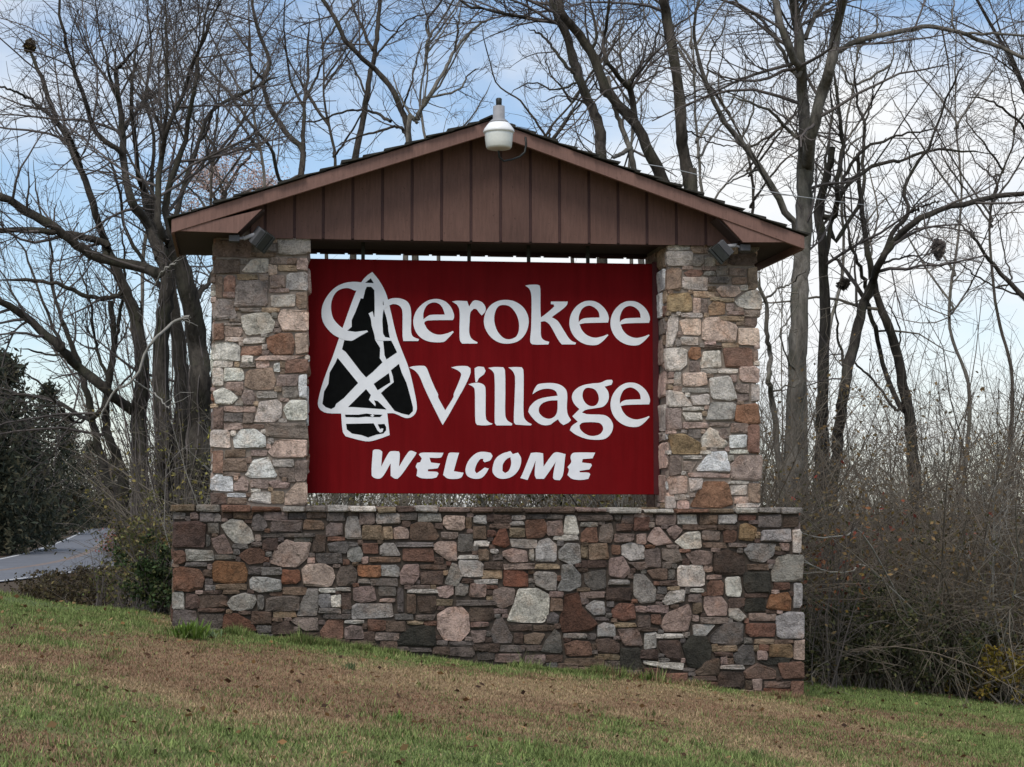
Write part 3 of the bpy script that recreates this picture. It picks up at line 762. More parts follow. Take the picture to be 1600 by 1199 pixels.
# coping slabs along the top
for x0, x1, c in CAPS:
    a, b = P(x0, 795, YW), P(x1, 795, YW)
    top = P((x0 + x1) / 2, 790 + (x0 - 268) * 0.0052, YW)[2] + rng_s.uniform(-0.012, 0.012)
    mb = MB()
    f = rng_s.uniform(-0.012, 0.014)
    mb.box(a[0], b[0] - 0.006, YW - 0.035 + f, YW + 0.55, capz - 0.004 + rng_s.uniform(-0.006, 0.004), top)
    m = mb.mesh('coping_stone')
    import bmesh
    bm = bmesh.new(); bm.from_mesh(m)
    bmesh.ops.bevel(bm, geom=list(bm.edges), offset=0.012, segments=1, affect='EDGES')
    for v in bm.verts: v.co += Vector(rng_s.uniform(-0.006, 0.006, 3))
    bm.to_mesh(m); bm.free()
    set_col(m, tone(c, rng_s, K_BASE))
    add('coping_stone', m, M['stone'], base_wall, False)
xx = xl
while xx < xr - 0.1:                     # the rear half of the coping
    w = min(rng_s.uniform(0.28, 0.55), xr - xx)
    mb = MB().box(xx, xx + w - 0.012, YW + 0.556, YW1 + 0.03, capz - 0.003, capz + 0.055 + rng_s.uniform(-0.01, 0.008))
    m = mb.mesh('coping_stone'); set_col(m, tone('gGPbT'[rng_s.integers(5)], rng_s, K_BASE))
    add('coping_stone', m, M['stone'], base_wall)
    xx += w
hw = capz + 0.9
lay_side(base_wall, 'end_stones', (xl + IN - 0.004, YW + IN, capz - hw), (0, 1, 0), (-1, 0, 0), WALL_D - 2 * IN, hw, rng_s, K_BASE, 'gGbBpPRD')
lay_side(base_wall, 'end_stones', (xr - IN + 0.004, YW + IN, capz - hw), (0, 1, 0), (1, 0, 0), WALL_D - 2 * IN, hw, rng_s, K_BASE, 'gGbBpPRD')
lay_side(base_wall, 'rear_stones', (xl + IN, YW1 - IN + 0.004, capz - hw - 0.4), (1, 0, 0), (0, 1, 0), xr - xl - 2 * IN, hw + 0.4, rng_s, K_BASE, 'gGbBpPRD')

PIL_D = 1.02
ZTOP = P(430, 372, YP)[2]
def pillar(x0, x1, tiles, seed, bx):
    rng = np.random.default_rng(seed)
    z0 = capz + 0.05
    b = MB().box(x0 + IN, x1 - IN, YP + IN, YP + PIL_D - IN, z0 - 0.1, ZTOP + 0.22).build('pillar', M['mortar_pale'], sign)
    st = drop_doubles(parse_tiles(tiles))
    extra = fill_small(st, bx[0], bx[1], bx[2], bx[3], rng, [(20, 10), (22, 6), (13, 12), (11, 7), (13, 5), (7, 7), (6, 5)], 2, 'gGPpTWBN')
    lay_front(st + extra, YP + IN - 0.004, b, K_PILLAR, rng, 60, 'small_stones', (0.012, 0.028))
    h = ZTOP - z0
    for N, xo in (((-1, 0, 0), x0 + IN - 0.004), ((1, 0, 0), x1 - IN + 0.004)):
        lay_side(b, 'side_stones', (xo, YP + IN, z0), (0, 1, 0), N, PIL_D - 2 * IN, h, rng, K_PILLAR, 'WGPNTgBpRX')
    lay_side(b, 'side_stones', (x0 + IN, YP + PIL_D - IN + 0.004, z0), (1, 0, 0), (0, 1, 0), x1 - x0 - 2 * IN, h, rng, K_PILLAR, 'WGPNTgBpRX')
    return b
pxl0, pxl1 = P(331, 600, YP)[0], P(483, 600, YP)[0]
pxr0, pxr1 = P(1042, 600, YP)[0], P(1186, 600, YP)[0]
pillar(pxl0, pxl1, PILLAR_L_TILES, 31, (330, 372, 483, 789))
pillar(pxr0, pxr1, PILLAR_R_TILES, 32, (1042, 380, 1186, 793))

# ---------------------------------------------------------------- roof
YF, YR = -0.36, 1.38                      # rake boards at the front and at the rear
apex = P(768, 188.5, YF); eL = P(268, 343, YF); eR = P(1257, 369, YF)
XA, ZA = apex[0], apex[2]
TH = 21.5 / (FPX / (18.4 + YF))           # height of the rake boards
roof = MB()
roof.prism([(eL[0], eL[2] + 0.012), (XA, ZA + 0.012), (eR[0], eR[2] + 0.012), (eR[0], eR[2] - 0.035), (XA, ZA - 0.035), (eL[0], eL[2] - 0.035)], YF + 0.05, YR - 0.05)
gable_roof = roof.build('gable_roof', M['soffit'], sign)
for y0, y1 in ((YF, YF + 0.045), (YR - 0.045, YR)):
    for e in (eL, eR):
        MB().prism([(e[0], e[2]), (XA, ZA), (XA, ZA - TH), (e[0], e[2] - TH)], y0, y1).build('rake_board', M['paint'], gable_roof, bevel=0.004)
for e, s in ((eL, -1), (eR, 1)):          # eaves board
    x = e[0]
    MB().box(min(x, x - s * 0.03), max(x, x - s * 0.03), YF + 0.047, YR - 0.047, e[2] - TH - 0.005, e[2] - 0.005).build('eaves_board', M['paint'], gable_roof)
# shingle courses, butts stepping down both slopes
rng_r = np.random.default_rng(8)
for e, s in ((eL, -1), (eR, 1)):
    n = 15
    dx, dz = e[0] - XA, e[2] - ZA
    L = math.hypot(dx, dz)
    ux, uz = dx / L, dz / L
    nx, nz = -uz * s, ux * s
    if nz < 0: nx, nz = -nx, -nz
    for k in range(n):
        a, b = k * L / n - (0.05 if k else 0.0), (k + 1) * L / n + 0.012
        if k == n - 1: b = L + 0.045
        t0, t1 = 0.012, 0.046 + rng_r.uniform(-0.010, 0.012)
        y0 = YF - 0.035 + rng_r.uniform(-0.02, 0.02)
        pts = []
        for d, t in ((a, t0), (b, t1), (b + rng_r.uniform(-0.02, 0.02), t1 - 0.026), (a, t0 - 0.004)):
            pts.append((XA + ux * d + nx * t, ZA + uz * d + nz * t + (0.0)))
        # split along the depth into single tabs
        y = y0
        while y < YR + 0.02:
            w = min(rng_r.uniform(0.28, 0.36), YR + 0.03 - y)
            j = rng_r.uniform(-0.006, 0.006)
            MB().prism([(p[0], p[1] + (j if i in (1,) else 0)) for i, p in enumerate(pts)], y, y + w - 0.006).build('shingle', M['shingle'], gable_roof)
            y += w
MB().prism([(XA - 0.13, ZA - 0.005), (XA, ZA + 0.055), (XA + 0.13, ZA - 0.012), (XA + 0.13, ZA - 0.026), (XA, ZA + 0.036), (XA - 0.13, ZA - 0.02)], YF - 0.04, YR + 0.03).build('ridge_cap', M['shingle'], gable_roof)

# boxed eaves with their small triangular returns
for e, q, s in ((eL, [(268, 364), (409, 328), (371, 365)], -1), (eR, [(1253, 383), (1124, 341), (1160, 379.5)], 1)):
    pa, pb, pc = (P(x, y, YF + 0.05) for x, y in q)
    zb = pc[2]
    MB().prism([(pa[0], zb + 0.012), (pb[0], pb[2]), (pc[0], zb)], YF + 0.014, YF + 0.048).build('eaves_return', M['paint'], gable_roof)
    xo = e[0] - s * 0.035
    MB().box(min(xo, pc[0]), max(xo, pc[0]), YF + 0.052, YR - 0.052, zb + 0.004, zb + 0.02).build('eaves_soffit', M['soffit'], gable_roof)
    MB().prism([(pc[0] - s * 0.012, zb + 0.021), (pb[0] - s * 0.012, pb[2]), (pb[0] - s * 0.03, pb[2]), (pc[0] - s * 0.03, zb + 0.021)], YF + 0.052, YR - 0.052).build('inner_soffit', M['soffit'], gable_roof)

# board fronted gables, front and rear
GZ = P(764, 378.5, -0.03)[2]              # bottom edge of the boards
def under(x):                             # underside of the roof deck
    e = eL if x < XA else eR
    t = (x - XA) / (e[0] - XA)
    return ZA + (e[2] - ZA) * t - 0.037
gx0, gx1 = P(390, 370, -0.03)[0], P(1146, 376, -0.03)[0]
for ya, yb, nm in ((-0.03, 0.0, 1), (1.03, 1.06, -1)):
    n0, n1 = (ya + 0.012, yb) if nm > 0 else (ya, yb - 0.012)
    pts = [(gx0, GZ + 0.015), (gx0, under(gx0)), (XA, under(XA)), (gx1, under(gx1)), (gx1, GZ + 0.015)]
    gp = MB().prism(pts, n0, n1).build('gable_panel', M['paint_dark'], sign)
    f0, f1 = (ya, n0 - 0.001) if nm > 0 else (n1 + 0.001, yb)
    edges = [P(x, 370, -0.03)[0] for x in (414, 460, 505, 551, 597.5, 643.7, 690, 736, 782.5, 829, 874.5, 920.5, 966, 1011, 1057, 1103)]
    edges = [gx0] + edges + [gx1]
    for a, b in zip(edges[:-1], edges[1:]):
        a += 0.016; b -= 0.016
        top = [(a, under(a) - 0.004), (b, under(b) - 0.004)]
        if a < XA < b: top.insert(1, (XA, under(XA) - 0.004))
        j = random.uniform(-0.002, 0.002)
        MB().prism([(a, GZ + 0.002), *top, (b, GZ + 0.002)], f0 + (j if nm > 0 else 0), f1 - (j if nm < 0 else 0)).build('board', M['gable_shade_paint'], gp)
    fb = (ya - 0.012, n0 - 0.002) if nm > 0 else (n1 + 0.002, yb + 0.012)
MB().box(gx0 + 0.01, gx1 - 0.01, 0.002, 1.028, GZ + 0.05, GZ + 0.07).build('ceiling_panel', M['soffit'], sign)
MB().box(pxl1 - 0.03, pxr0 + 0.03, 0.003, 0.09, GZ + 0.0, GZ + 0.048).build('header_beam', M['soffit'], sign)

# ---------------------------------------------------------------- painted board
bz1, bz0 = P(750, 408.3, YB)[2], P(750, 772, YB)[2]
bx0, bx1 = pxl1 - IN + 0.004, pxr0 + IN - 0.012
board_mb = MB().box(bx0, bx1, YB, YB + 0.05, bz0, bz1)
sign_panel = board_mb.build('sign_panel', M['red'], sign, bevel=0.004)
for x in (0.16, 0.46, 0.63, 0.80):
    X = bx0 + (bx1 - bx0) * x
    MB().box(X - 0.02, X + 0.02, YB + 0.052, YB + 0.062, bz1 - 0.25, GZ + 0.05).build('hanger_strap', M['black_metal'], sign_panel)
# dark red strip along the right-hand edge of the board
MB().box(bx1 - 0.07, bx1 - 0.004, YB - 0.014, YB - 0.002, bz0 + 0.002, bz1 + 0.02).build('edge_strip', M['red_dark'], sign_panel, bevel=0.003)

def smooth_contour(pts, sub=4, corner=50):
    """closed outline through the points; sharp turns stay sharp, the rest is rounded"""
    pts = [np.array(p, dtype=float) for p in pts]
    n = len(pts)
    cor = []
    for i in range(n):
        a = pts[i] - pts[i - 1]; b = pts[(i + 1) % n] - pts[i]
        ang = math.degrees(math.acos(max(-1, min(1, float(a @ b) / (np.linalg.norm(a) * np.linalg.norm(b) + 1e-9)))))
        cor.append(ang > corner)
    out = []
    for i in range(n):
        p0, p1, p2, p3 = pts[i - 1], pts[i], pts[(i + 1) % n], pts[(i + 2) % n]
        L = np.linalg.norm(p2 - p1)
        m1 = (p2 - p1) if cor[i] else (p2 - p0) / (np.linalg.norm(p2 - p1) + np.linalg.norm(p1 - p0) + 1e-9) * L
        m2 = (p2 - p1) if cor[(i + 1) % n] else (p3 - p1) / (np.linalg.norm(p3 - p2) + np.linalg.norm(p2 - p1) + 1e-9) * L
        for k in range(sub):
            t = k / sub
            h00, h10, h01, h11 = 2*t**3-3*t**2+1, t**3-2*t**2+t, -2*t**3+3*t**2, t**3-t**2
            out.append(p1 * h00 + m1 * h10 + p2 * h01 + m2 * h11)
    return out

def flat_shape(name, contours, Y0, depth, mat, parent, sub=4, corner=50):
    """a cut-out (with holes) of the given outlines, standing on the board"""
    cu = bpy.data.curves.new(name, 'CURVE')
    cu.dimensions = '2D'; cu.fill_mode = 'BOTH'; cu.extrude = depth / 2
    for c in contours:
        pts = smooth_contour(c, sub, corner) if sub > 1 else c
        w = [P(x, y, YB) for x, y in pts]
        sp = cu.splines.new('POLY'); sp.points.add(len(w) - 1)
        for i, q in enumerate(w): sp.points[i].co = (q[0], q[2], 0, 1)
        sp.use_cyclic_u = True
    tmp = bpy.data.objects.new('tmp', cu); COL.objects.link(tmp)
    dg = bpy.context.evaluated_depsgraph_get()
    me = bpy.data.meshes.new_from_object(tmp.evaluated_get(dg))
    bpy.data.objects.remove(tmp, do_unlink=True); bpy.data.curves.remove(cu)
    me.name = name
    co = np.empty(len(me.vertices) * 3); me.vertices.foreach_get('co', co); co = co.reshape(-1, 3)
    out = np.stack([co[:, 0], Y0 - depth / 2 + co[:, 2] * 0 + -co[:, 2], co[:, 1]], 1)
    me.vertices.foreach_set('co', out.ravel()); me.update()
    me.materials.clear(); me.materials.append(mat)
    return add(name, me, mat, parent)

def T(o, s, txt, dx=0, dy=0):
    return [[(o[0] + (float(a) + dx) / s, o[1] + (float(b) + dy) / s) for a, b in (p.split(',') for p in c.split())] for c in txt.split('|')]

TA, TB, TC, TD, TE, TF, TG, TH_ = (490, 420), (490, 550), (630, 440), (820, 440), (630, 560), (820, 570), (570, 695), (750, 695)
s1, s2, s3, s4 = 8.565, 7.994, 7.619, 8.421
EM = ('990,490 1000,440 980,370 930,300 850,245 770,230 690,245 610,300 550,390 530,490 545,580 590,660 660,720 750,755 860,755 930,710 995,640 985,630 920,655 830,670 740,640 680,580 650,510 720,497'
      '|640,485 645,410 680,330 730,295 780,290 840,320 880,370 890,430 720,437 670,455')
LETTERS = [
    T(TA, s1, '640,185 520,178 400,198 280,260 180,370 120,490 105,600 125,710 180,800 260,880 350,930 420,955 510,965 560,940 640,890 725,845 720,830 640,840 540,850 460,835 385,795 310,730 260,660 235,560 235,470 265,370 320,300 400,265 480,265 560,295 640,262 720,240 790,250 800,215 720,205'),
    T(TA, s1, '822,230 818,480 812,700 815,860 820,945 880,962 1020,965 1025,945 960,925 930,890 920,780 920,600 940,545 1020,490 1080,475 1150,500 1185,560 1190,700 1190,900 1200,970 1400,970 1410,945 1330,910 1305,850 1305,700 1300,540 1260,450 1180,405 1080,395 990,422 930,500 915,380 900,260'),
    T(TC, s3, '590,460 605,430 600,380 570,310 510,245 440,215 370,210 290,230 210,285 150,360 120,460 130,550 170,630 240,690 330,720 480,720 540,670 600,605 590,590 530,615 440,635 360,620 290,570 250,500 258,480 300,465|240,452 240,380 265,310 310,265 370,250 430,270 470,320 495,395 320,400 275,425'),
    T(TC, s3, '580,240 640,230 760,235 785,300 830,235 870,225 940,250 980,310 975,360 935,405 910,380 870,330 840,325 800,370 790,480 785,600 800,660 830,695 885,725 880,740 700,740 675,700 670,560 670,350 640,280'),
    T(TC, s3, '1230,220 1330,240 1430,310 1485,410 1490,520 1450,630 1370,710 1260,740 1150,730 1050,670 980,570 960,470 985,360 1050,275 1140,230|1190,280 1270,300 1340,380 1375,480 1375,590 1340,660 1260,690 1190,670 1120,590 1085,480 1090,380 1130,300'),
    T(TD, s3, '5,50 60,40 150,40 178,52 185,100 185,300 190,430 270,370 350,300 345,275 310,270 310,240 420,240 510,240 500,280 450,330 320,425 390,470 450,560 520,670 560,710 610,730 600,750 440,750 400,700 340,590 290,510 240,475 190,480 190,560 195,660 230,700 290,720 280,750 95,750 65,720 75,560 80,300 75,150 50,85'),
    T(TD, s3, EM), T(TD, s3, EM, 489, 3),
    T(TE, s3, '70,110 120,95 250,92 280,120 320,220 370,340 415,432 415,465 500,620 600,460 600,430 650,310 690,200 680,170 640,140 570,110 640,95 760,95 800,120 800,180 740,320 640,500 545,670 470,795 440,740 330,520 250,350 190,210 140,150'),
    T(TE, s3, '775,310 850,293 920,297 970,330 980,400 980,560 985,720 1020,760 1065,780 1050,790 970,800 880,795 860,760 855,560 850,370 830,340|850,120 890,100 960,105 980,150 960,190 900,240 880,284 860,284 852,200'),
    T(TE, s3, '1010,115 1090,105 1190,108 1210,140 1215,400 1215,680 1240,740 1300,780 1290,800 1110,800 1090,770 1090,500 1085,200 1060,150'),
    T(TE, s3, '1250,110 1330,105 1410,108 1430,140 1433,400 1435,690 1470,750 1530,785 1515,800 1340,790 1318,760 1325,500 1330,220 1300,150'),
    T(TF, s3, '90,355 110,300 150,240 200,225 330,220 430,245 490,300 505,370 500,500 510,590 550,660 520,690 460,720 420,690 395,650 350,680 300,715 220,720 150,690 80,620 40,560 60,500 130,430 220,395 390,370 370,320 310,290 220,290 140,320|390,425 385,560 350,620 290,645 220,625 170,570 170,510 210,460 290,430'),
    T(TF, s3, '1045,200 1030,240 950,262 990,320 1000,390 980,450 930,500 830,520 720,540 680,570 740,590 940,600 1010,640 1050,720 1030,810 960,880 850,895 720,880 600,830 535,780 560,730 630,680 565,615 600,580 650,530 590,470 560,390 590,310 680,250 800,225 900,215 970,185 1035,180|760,275 830,295 870,350 880,420 850,480 790,495 730,465 690,400 690,330 720,285|650,720 690,690 880,692 925,730 930,780 890,830 800,850 720,825 660,770'),
    T(TF, s3, EM, 490, -17),
    T(TG, s4, '105,80 130,65 200,70 230,95 215,290 320,100 370,85 450,90 460,130 450,290 570,100 610,80 680,105 670,130 580,260 480,400 430,450 390,445 340,410 340,250 330,260 250,400 200,445 130,440 90,400'),
    T(TG, s4, '710,130 740,108 860,105 1035,108 1005,165 960,175 850,172 870,235 990,250 960,310 900,318 830,325 830,352 950,360 970,380 945,430 880,445 740,440 680,410 690,330 670,290 690,240 730,230 750,180'),
    T(TG, s4, '1100,120 1130,105 1240,108 1220,170 1170,350 1300,370 1270,430 1210,450 1090,445 1030,400 1050,310'),
    T(TG, s4, '1576,95 1500,100 1430,140 1360,220 1325,320 1340,400 1400,440 1480,450 1545,432 1600,370 1631,315 1576,302 1520,345 1470,378 1448,340 1470,260 1520,190 1560,185 1556,215 1576,232 1650,205 1681,150 1656,108'),
    T(TH_, s4, '400,85 430,125 500,105 540,180 530,280 480,370 400,430 300,450 220,430 165,360 175,260 210,180 290,120|400,165 410,250 380,340 330,375 295,345 300,260 350,190'),
    T(TH_, s4, '670,110 750,103 830,115 835,290 960,120 1010,100 1125,125 1115,200 1090,400 1050,468 980,460 960,430 990,250 1000,220 900,370 840,450 740,450 720,400 730,210 700,290 625,465 530,440 560,380'),
    T(TH_, s4, '1190,170 1210,120 1250,105 1515,105 1480,180 1350,190 1340,235 1460,250 1470,275 1440,325 1310,345 1310,365 1430,370 1450,390 1425,450 1330,465 1210,450 1150,400 1170,330 1150,295 1200,230'),
]
ARROW = [(581.7, 425.3), (591.6, 437.5), (602, 456), (608, 476), (619.6, 525), (628.8, 550), (638.9, 576.3), (647.6, 612.5), (651.4, 636.3), (648.9, 646.3), (641.4, 652.6), (632.6, 653.2), (616.3, 646.3), (605, 646), (608.8, 680), (591.3, 686.4), (576.3, 690), (560, 687.5), (540, 682), (535.6, 675), (533, 646.3), (511.3, 645.7), (501.3, 641.3), (496.9, 633.8), (497.5, 623.8), (503.8, 600), (513.8, 572.5), (519.2, 559), (529.7, 528.6), (536.7, 508.7), (556.5, 455), (565.9, 439.3), (574, 430.5)]
INLAYS = [
    T(TA, s1, '765,130 805,195 690,190'),
    [[(572.9, 448.6), (580, 448.4), (584.8, 453.9), (585.6, 497), (584, 494.7), (582.2, 486.6), (575.8, 490), (579.3, 498.2), (580.5, 508.7), (584.6, 522.7), (586.3, 532), (593.9, 543.8), (593.3, 559), (593.2, 560), (597.6, 566.3), (582.6, 581.3), (572, 590), (563.8, 581), (547, 559), (540, 550), (534.4, 546), (537.9, 532), (549.5, 533), (564.7, 524.5), (575.2, 518.8), (573.5, 516.5), (555.4, 518.8), (542.5, 517), (549.5, 511), (549.5, 500.6), (555.4, 487.7), (563.6, 466.7), (567.6, 466.7), (570.6, 453.9)]],
    T(TA, s1, '940,545 975,660 995,760 1000,830 1020,925 960,918 930,870 920,700 928,590'),
    T(TA, s1, '930,430 940,490 925,490'),
    [[(598.6, 533), (611.4, 532.7), (619.8, 549.6), (620, 551), (603.8, 562), (600.7, 555), (600.3, 548.4)]],
    T(TB, s2, '300,75 555,390 430,520 380,575 280,650 265,690 220,715 150,690 110,650 130,500 185,400 200,260 270,140'),
    T(TB, s2, '940,265 960,380 800,480 750,400'),
    T(TB, s2, '1065,150 1100,260 1160,390 1200,530 1240,690 1240,740 1190,790 1100,770 1010,735 840,515 900,460 1000,380 990,310 965,230'),
    T(TB, s2, '655,465 715,540 690,600 770,680 775,655 755,605 800,615 910,720 640,700 500,690 430,690'),
    T(TB, s2, '390,785 560,785 660,770 730,782 705,800 735,815 760,800 740,782 860,785 830,815 650,810 560,820 400,815'),
    T(TB, s2, '405,900 750,893 800,985 830,1010 860,1000 872,960 850,955 830,965 800,905 885,900 905,940 905,980 870,1020 780,1035 680,1070 600,1040 480,1020 415,970'),
]
flat_shape('arrowhead_emblem', [ARROW], YB, 0.004, M['white'], sign_panel, 3, 40)
for c in INLAYS:
    flat_shape('emblem_inlay', c, YB - 0.004, 0.0015, M['black'], sign_panel, 1)
for i, c in enumerate(LETTERS):
    flat_shape('letter', c, YB if i > 1 else YB - 0.004, 0.004 if i > 1 else 0.003, M['white'], sign_panel)

# ---------------------------------------------------------------- lamps on the sign
yl = -0.72
kx = FPX / (18.4 + yl)
lc = P(779.5, 205, yl)
lamp = thing('security_light', 'white bell-shaped yard light with a grey neck at the peak of the gable', 'lamp', loc=(lc[0], yl, lc[2]))
def lz(py): return P(779.5, py, yl)[2] - lc[2]
body = MB().lathe(lc, [(5.0 / kx * 0.8, lz(165)), (9.3 / kx, lz(166.5)), (9.6 / kx, lz(186)), (15 / kx, lz(190.5)), (16.5 / kx, lz(193))]).build('ballast_housing', M['grey_metal'], lamp, True)
MB().lathe(lc, [(15.5 / kx, lz(192)), (19 / kx, lz(196)), (23.5 / kx, lz(202)), (25 / kx, lz(205.5)), (24.6 / kx, lz(208)), (21, lz(208)) if False else (23.2 / kx, lz(208.4))]).build('reflector_dome', M['lamp_white'], lamp, True)
MB().lathe(lc, [(23.0 / kx, lz(206.5)), (22.6 / kx, lz(213)), (21.8 / kx, lz(222)), (20.6 / kx, lz(230)), (19.2 / kx, lz(232.5)), (15 / kx, lz(233))]).build('refractor_bowl', M['refractor'], lamp, True)
MB().lathe(lc, [(4.6 / kx, lz(166)), (4.8 / kx, lz(160)), (5.0 / kx, lz(155)), (3.5 / kx, lz(153.6))], 16).build('photocell', M['black_metal'], lamp, True)
arm = []
for t in np.linspace(0, 1, 9):
    arm.append((lc[0] + 0.02 + 0.05 * t, yl + 0.05 + t * (YF - yl - 0.06), lc[2] + lz(186) - 0.02 - 0.0 * t))
MB().tube(arm, 0.018, 10).build('bracket_arm', M['grey_metal'], lamp, True)
cb = []
for px, py, y in ((779, 236, -0.70), (780, 246, -0.66), (787, 252, -0.60), (800, 249.5, -0.50), (812, 245, -0.42), (820, 238, -0.37), (822, 226, -0.365), (821, 214, -0.37)):
    cb.append(P(px, py, y))
MB().tube(cb, 0.011, 8).build('supply_conduit', M['black_metal'], lamp, True)

def flood(label, c, aim, turn, plate, knuckle, parts_y):
    t = thing('flood_light', label, 'lamp', 'flood lights under the eaves', loc=tuple(c))
    a = Vector(aim).normalized(); b = Vector(turn); b = (b - a * b.dot(a)).normalized(); d = a.cross(b)
    c = Vector(c)
    MB().obox(c - a * 0.058, a, b, d, 0.036, 0.092, 0.075, 1.0).build('rear_housing', M['pale_grey'], t, bevel=0.008)
    MB().obox(c + a * 0.022, a, b, d, 0.043, 0.098, 0.081, 1.0).build('front_hood', M['black_metal'], t, bevel=0.006)
    MB().obox(c + a * 0.083, a, b, d, 0.014, 0.100, 0.083, 1.02).build('bezel', M['black_metal'], t, bevel=0.004)
    MB().obox(c + a * 0.0985, a, b, d, 0.003, 0.086, 0.070, 1.0).build('lens', M['glass_dark'], t)
    k = Vector(knuckle)
    MB().tube([c - a * 0.085, k, k + Vector((0, 0, 0.02))], 0.022, 10).build('knuckle', M['grey_metal'], t, True)
    p = Vector(plate)
    MB().box(p.x - 0.055, p.x + 0.055, p.y - 0.05, p.y + 0.05, p.z - 0.035, p.z + 0.035).build('junction_box', M['pale_grey'], t, bevel=0.006)
    MB().tube([k, p], 0.014, 8).build('stem', M['grey_metal'], t, True)
yf = -0.24
zb_r, zb_l = P(1162, 381, YF)[2], P(368, 366, YF)[2]
flood('black box flood light with pale grey back, tilted against the pillar by the brush', P(1127, 393.5, yf), (-0.72, 0.22, -0.66), (-0.60, 0.0, 0.72), (P(1163, 387, yf)[0], yf, zb_r - 0.03), P(1149, 384, yf), 0)
flood('black box flood light half in shade above the pillar nearer the road', P(408, 374, yf), (0.62, 0.30, -0.40), (0.38, -0.25, 0.80), (P(366, 372, yf)[0], yf, zb_l - 0.03), P(381, 373, yf), 0)
# ---------------------------------------------------------------- ground, road
def axis(segs):
    a = [segs[0][0]]
    for lo, hi, st in segs:
        n = max(1, int(round((hi - lo) / st)))
        a += list(np.linspace(lo, hi, n + 1)[1:])
    return np.array(a)

def turf_green(x, y):
    """how green the lawn is: dry brown thatch with ragged green patches"""
    x = np.asarray(x, dtype=float); y = np.asarray(y, dtype=float)
    g = 1.5 * fbm(x * 0.42 + 3.1, y * 0.30, 40, 4) + 0.6 * fbm(x * 2.0, y * 1.2, 41, 3) - 1.08
    g = g + 0.85 * smooth01((y + 0.2) / 1.5) * smooth01((x - 4.6) / 1.2)                      # verge beside the brush
    g = g + 0.28 * np.exp(-((y + 8.2) / 0.9) ** 2) * smooth01((4.0 - x) / 1.5)                # greener strip nearest the camera
    g = g + 0.18 * np.exp(-((y + 0.25) / 0.55) ** 2) * smooth01(fbm(x * 1.3, y * 0.8, 47, 2) * 2.2 - 0.6)                                            # along the foot of the wall
    g = g + 0.42 * smooth01((-0.2 - x) / 1.2) * smooth01((y + 1.8) / 1.5)                      # crest towards the road
    g = g + 0.18 * np.exp(-((x - 4.8) / 1.0) ** 2 - ((y + 3.4) / 0.8) ** 2)
    g = g - 0.40 * np.exp(-((x - 0.6) / 1.9) ** 2 - ((y + 4.9) / 1.4) ** 2) - 0.36 * np.exp(-((x - 4.6) / 1.9) ** 2 - ((y + 2.2) / 1.2) ** 2) - 0.2 * np.exp(-((x - 2.6) / 1.6) ** 2 - ((y + 3.2) / 1.0) ** 2)
    g = g + 0.55 * (fbm(x * 5.5, y * 4.0, 44, 3) - 0.5)
    return np.clip(0.54 + 1.3 * g, 0.03, 0.97)

BROWN = np.array(srgb(132, 111, 84)); BROWN2 = np.array(srgb(164, 144, 112)); GREEN = np.array(srgb(88, 101, 57)); GREEN2 = np.array(srgb(126, 139, 83)); SOIL = np.array(srgb(104, 82, 62)); LITTER = np.array(srgb(74, 62, 48))
gx = axis([(-600, -60, 60), (-60, -12, 4), (-12, -4, 0.8), (-4, 11, 0.14), (11, 24, 0.8), (24, 60, 4), (60, 600, 60)])
gy = axis([(-60, -12, 4), (-12, 5, 0.14), (5, 16, 0.7), (16, 60, 3), (60, 140, 8), (140, 900, 80)])
GX, GY = np.meshgrid(gx, gy)
GZv = ground_z(GX, GY)
nx_, ny_ = len(gx), len(gy)
idx = np.arange(nx_ * ny_).reshape(ny_, nx_)
F = np.stack([idx[:-1, :-1], idx[:-1, 1:], idx[1:, 1:], idx[1:, :-1]], -1).reshape(-1, 4)
gr = turf_green(GX, GY)[..., None]
c = (BROWN * 0.85 + SOIL * 0.2) * (1 - gr) + GREEN * 0.95 * gr
c = c * (0.8 + 0.4 * fbm(GX * 3.0, GY * 3.0, 60, 3))[..., None]
wood = (smooth01((GY - 3.2) / 2.5) * smooth01((GX - 5.0) / 1.0 + 0.2 * (GY > 3)))[..., None]
wood = np.maximum(wood, smooth01((GY - 4.5) / 3.0)[..., None])
c = c * (1 - wood) + LITTER * wood
ground = add('ground', mesh_np('ground', np.stack([GX, GY, GZv], -1), F, c.reshape(-1, 3)), M['ground'], None, True)
tag(ground, kind='structure')

# the road below the crest: measured along its two edge lines and its centre line, on the level ROAD_Z
def road_pts(pl, ext):
    w = [PZ(x, y, ROAD_Z) for x, y in pl]
    w = [np.array(p) for p in w]
    a = w[0] + (w[0] - w[1]) / np.linalg.norm(w[0] - w[1]) * ext
    b = w[-1] + (w[-1] - w[-2]) / np.linalg.norm(w[-1] - w[-2]) * 120
    w = [a] + w + [b]
    d = np.array(w)
    y = np.linspace(d[0, 1], d[-1, 1], 60)
    return np.stack([np.interp(y, d[:, 1], d[:, 0]), y], 1)
mid = road_pts([(0, 893), (52, 888), (122, 871), (149, 857), (166, 844), (172, 836)], 70)
for _ in range(6): mid[1:-1] = (mid[:-2] + mid[1:-1] * 2 + mid[2:]) / 4
tan = np.gradient(mid, axis=0); tan /= np.linalg.norm(tan, axis=1, keepdims=True)
nrm = np.stack([tan[:, 1], -tan[:, 0]], 1)
def strip(a, b, z):
    L = mid + nrm * a; Rr = mid + nrm * b
    V = np.concatenate([np.c_[L, np.full(len(L), z)], np.c_[Rr, np.full(len(Rr), z)]])
    n = len(mid); i = np.arange(n - 1)
    return V, np.stack([i + n, i + n + 1, i + 1, i], 1)
V, F = strip(-3.7, 3.7, ROAD_Z)
road = add('road', mesh_np('road', V, F), M['asphalt']); tag(road, kind='structure')
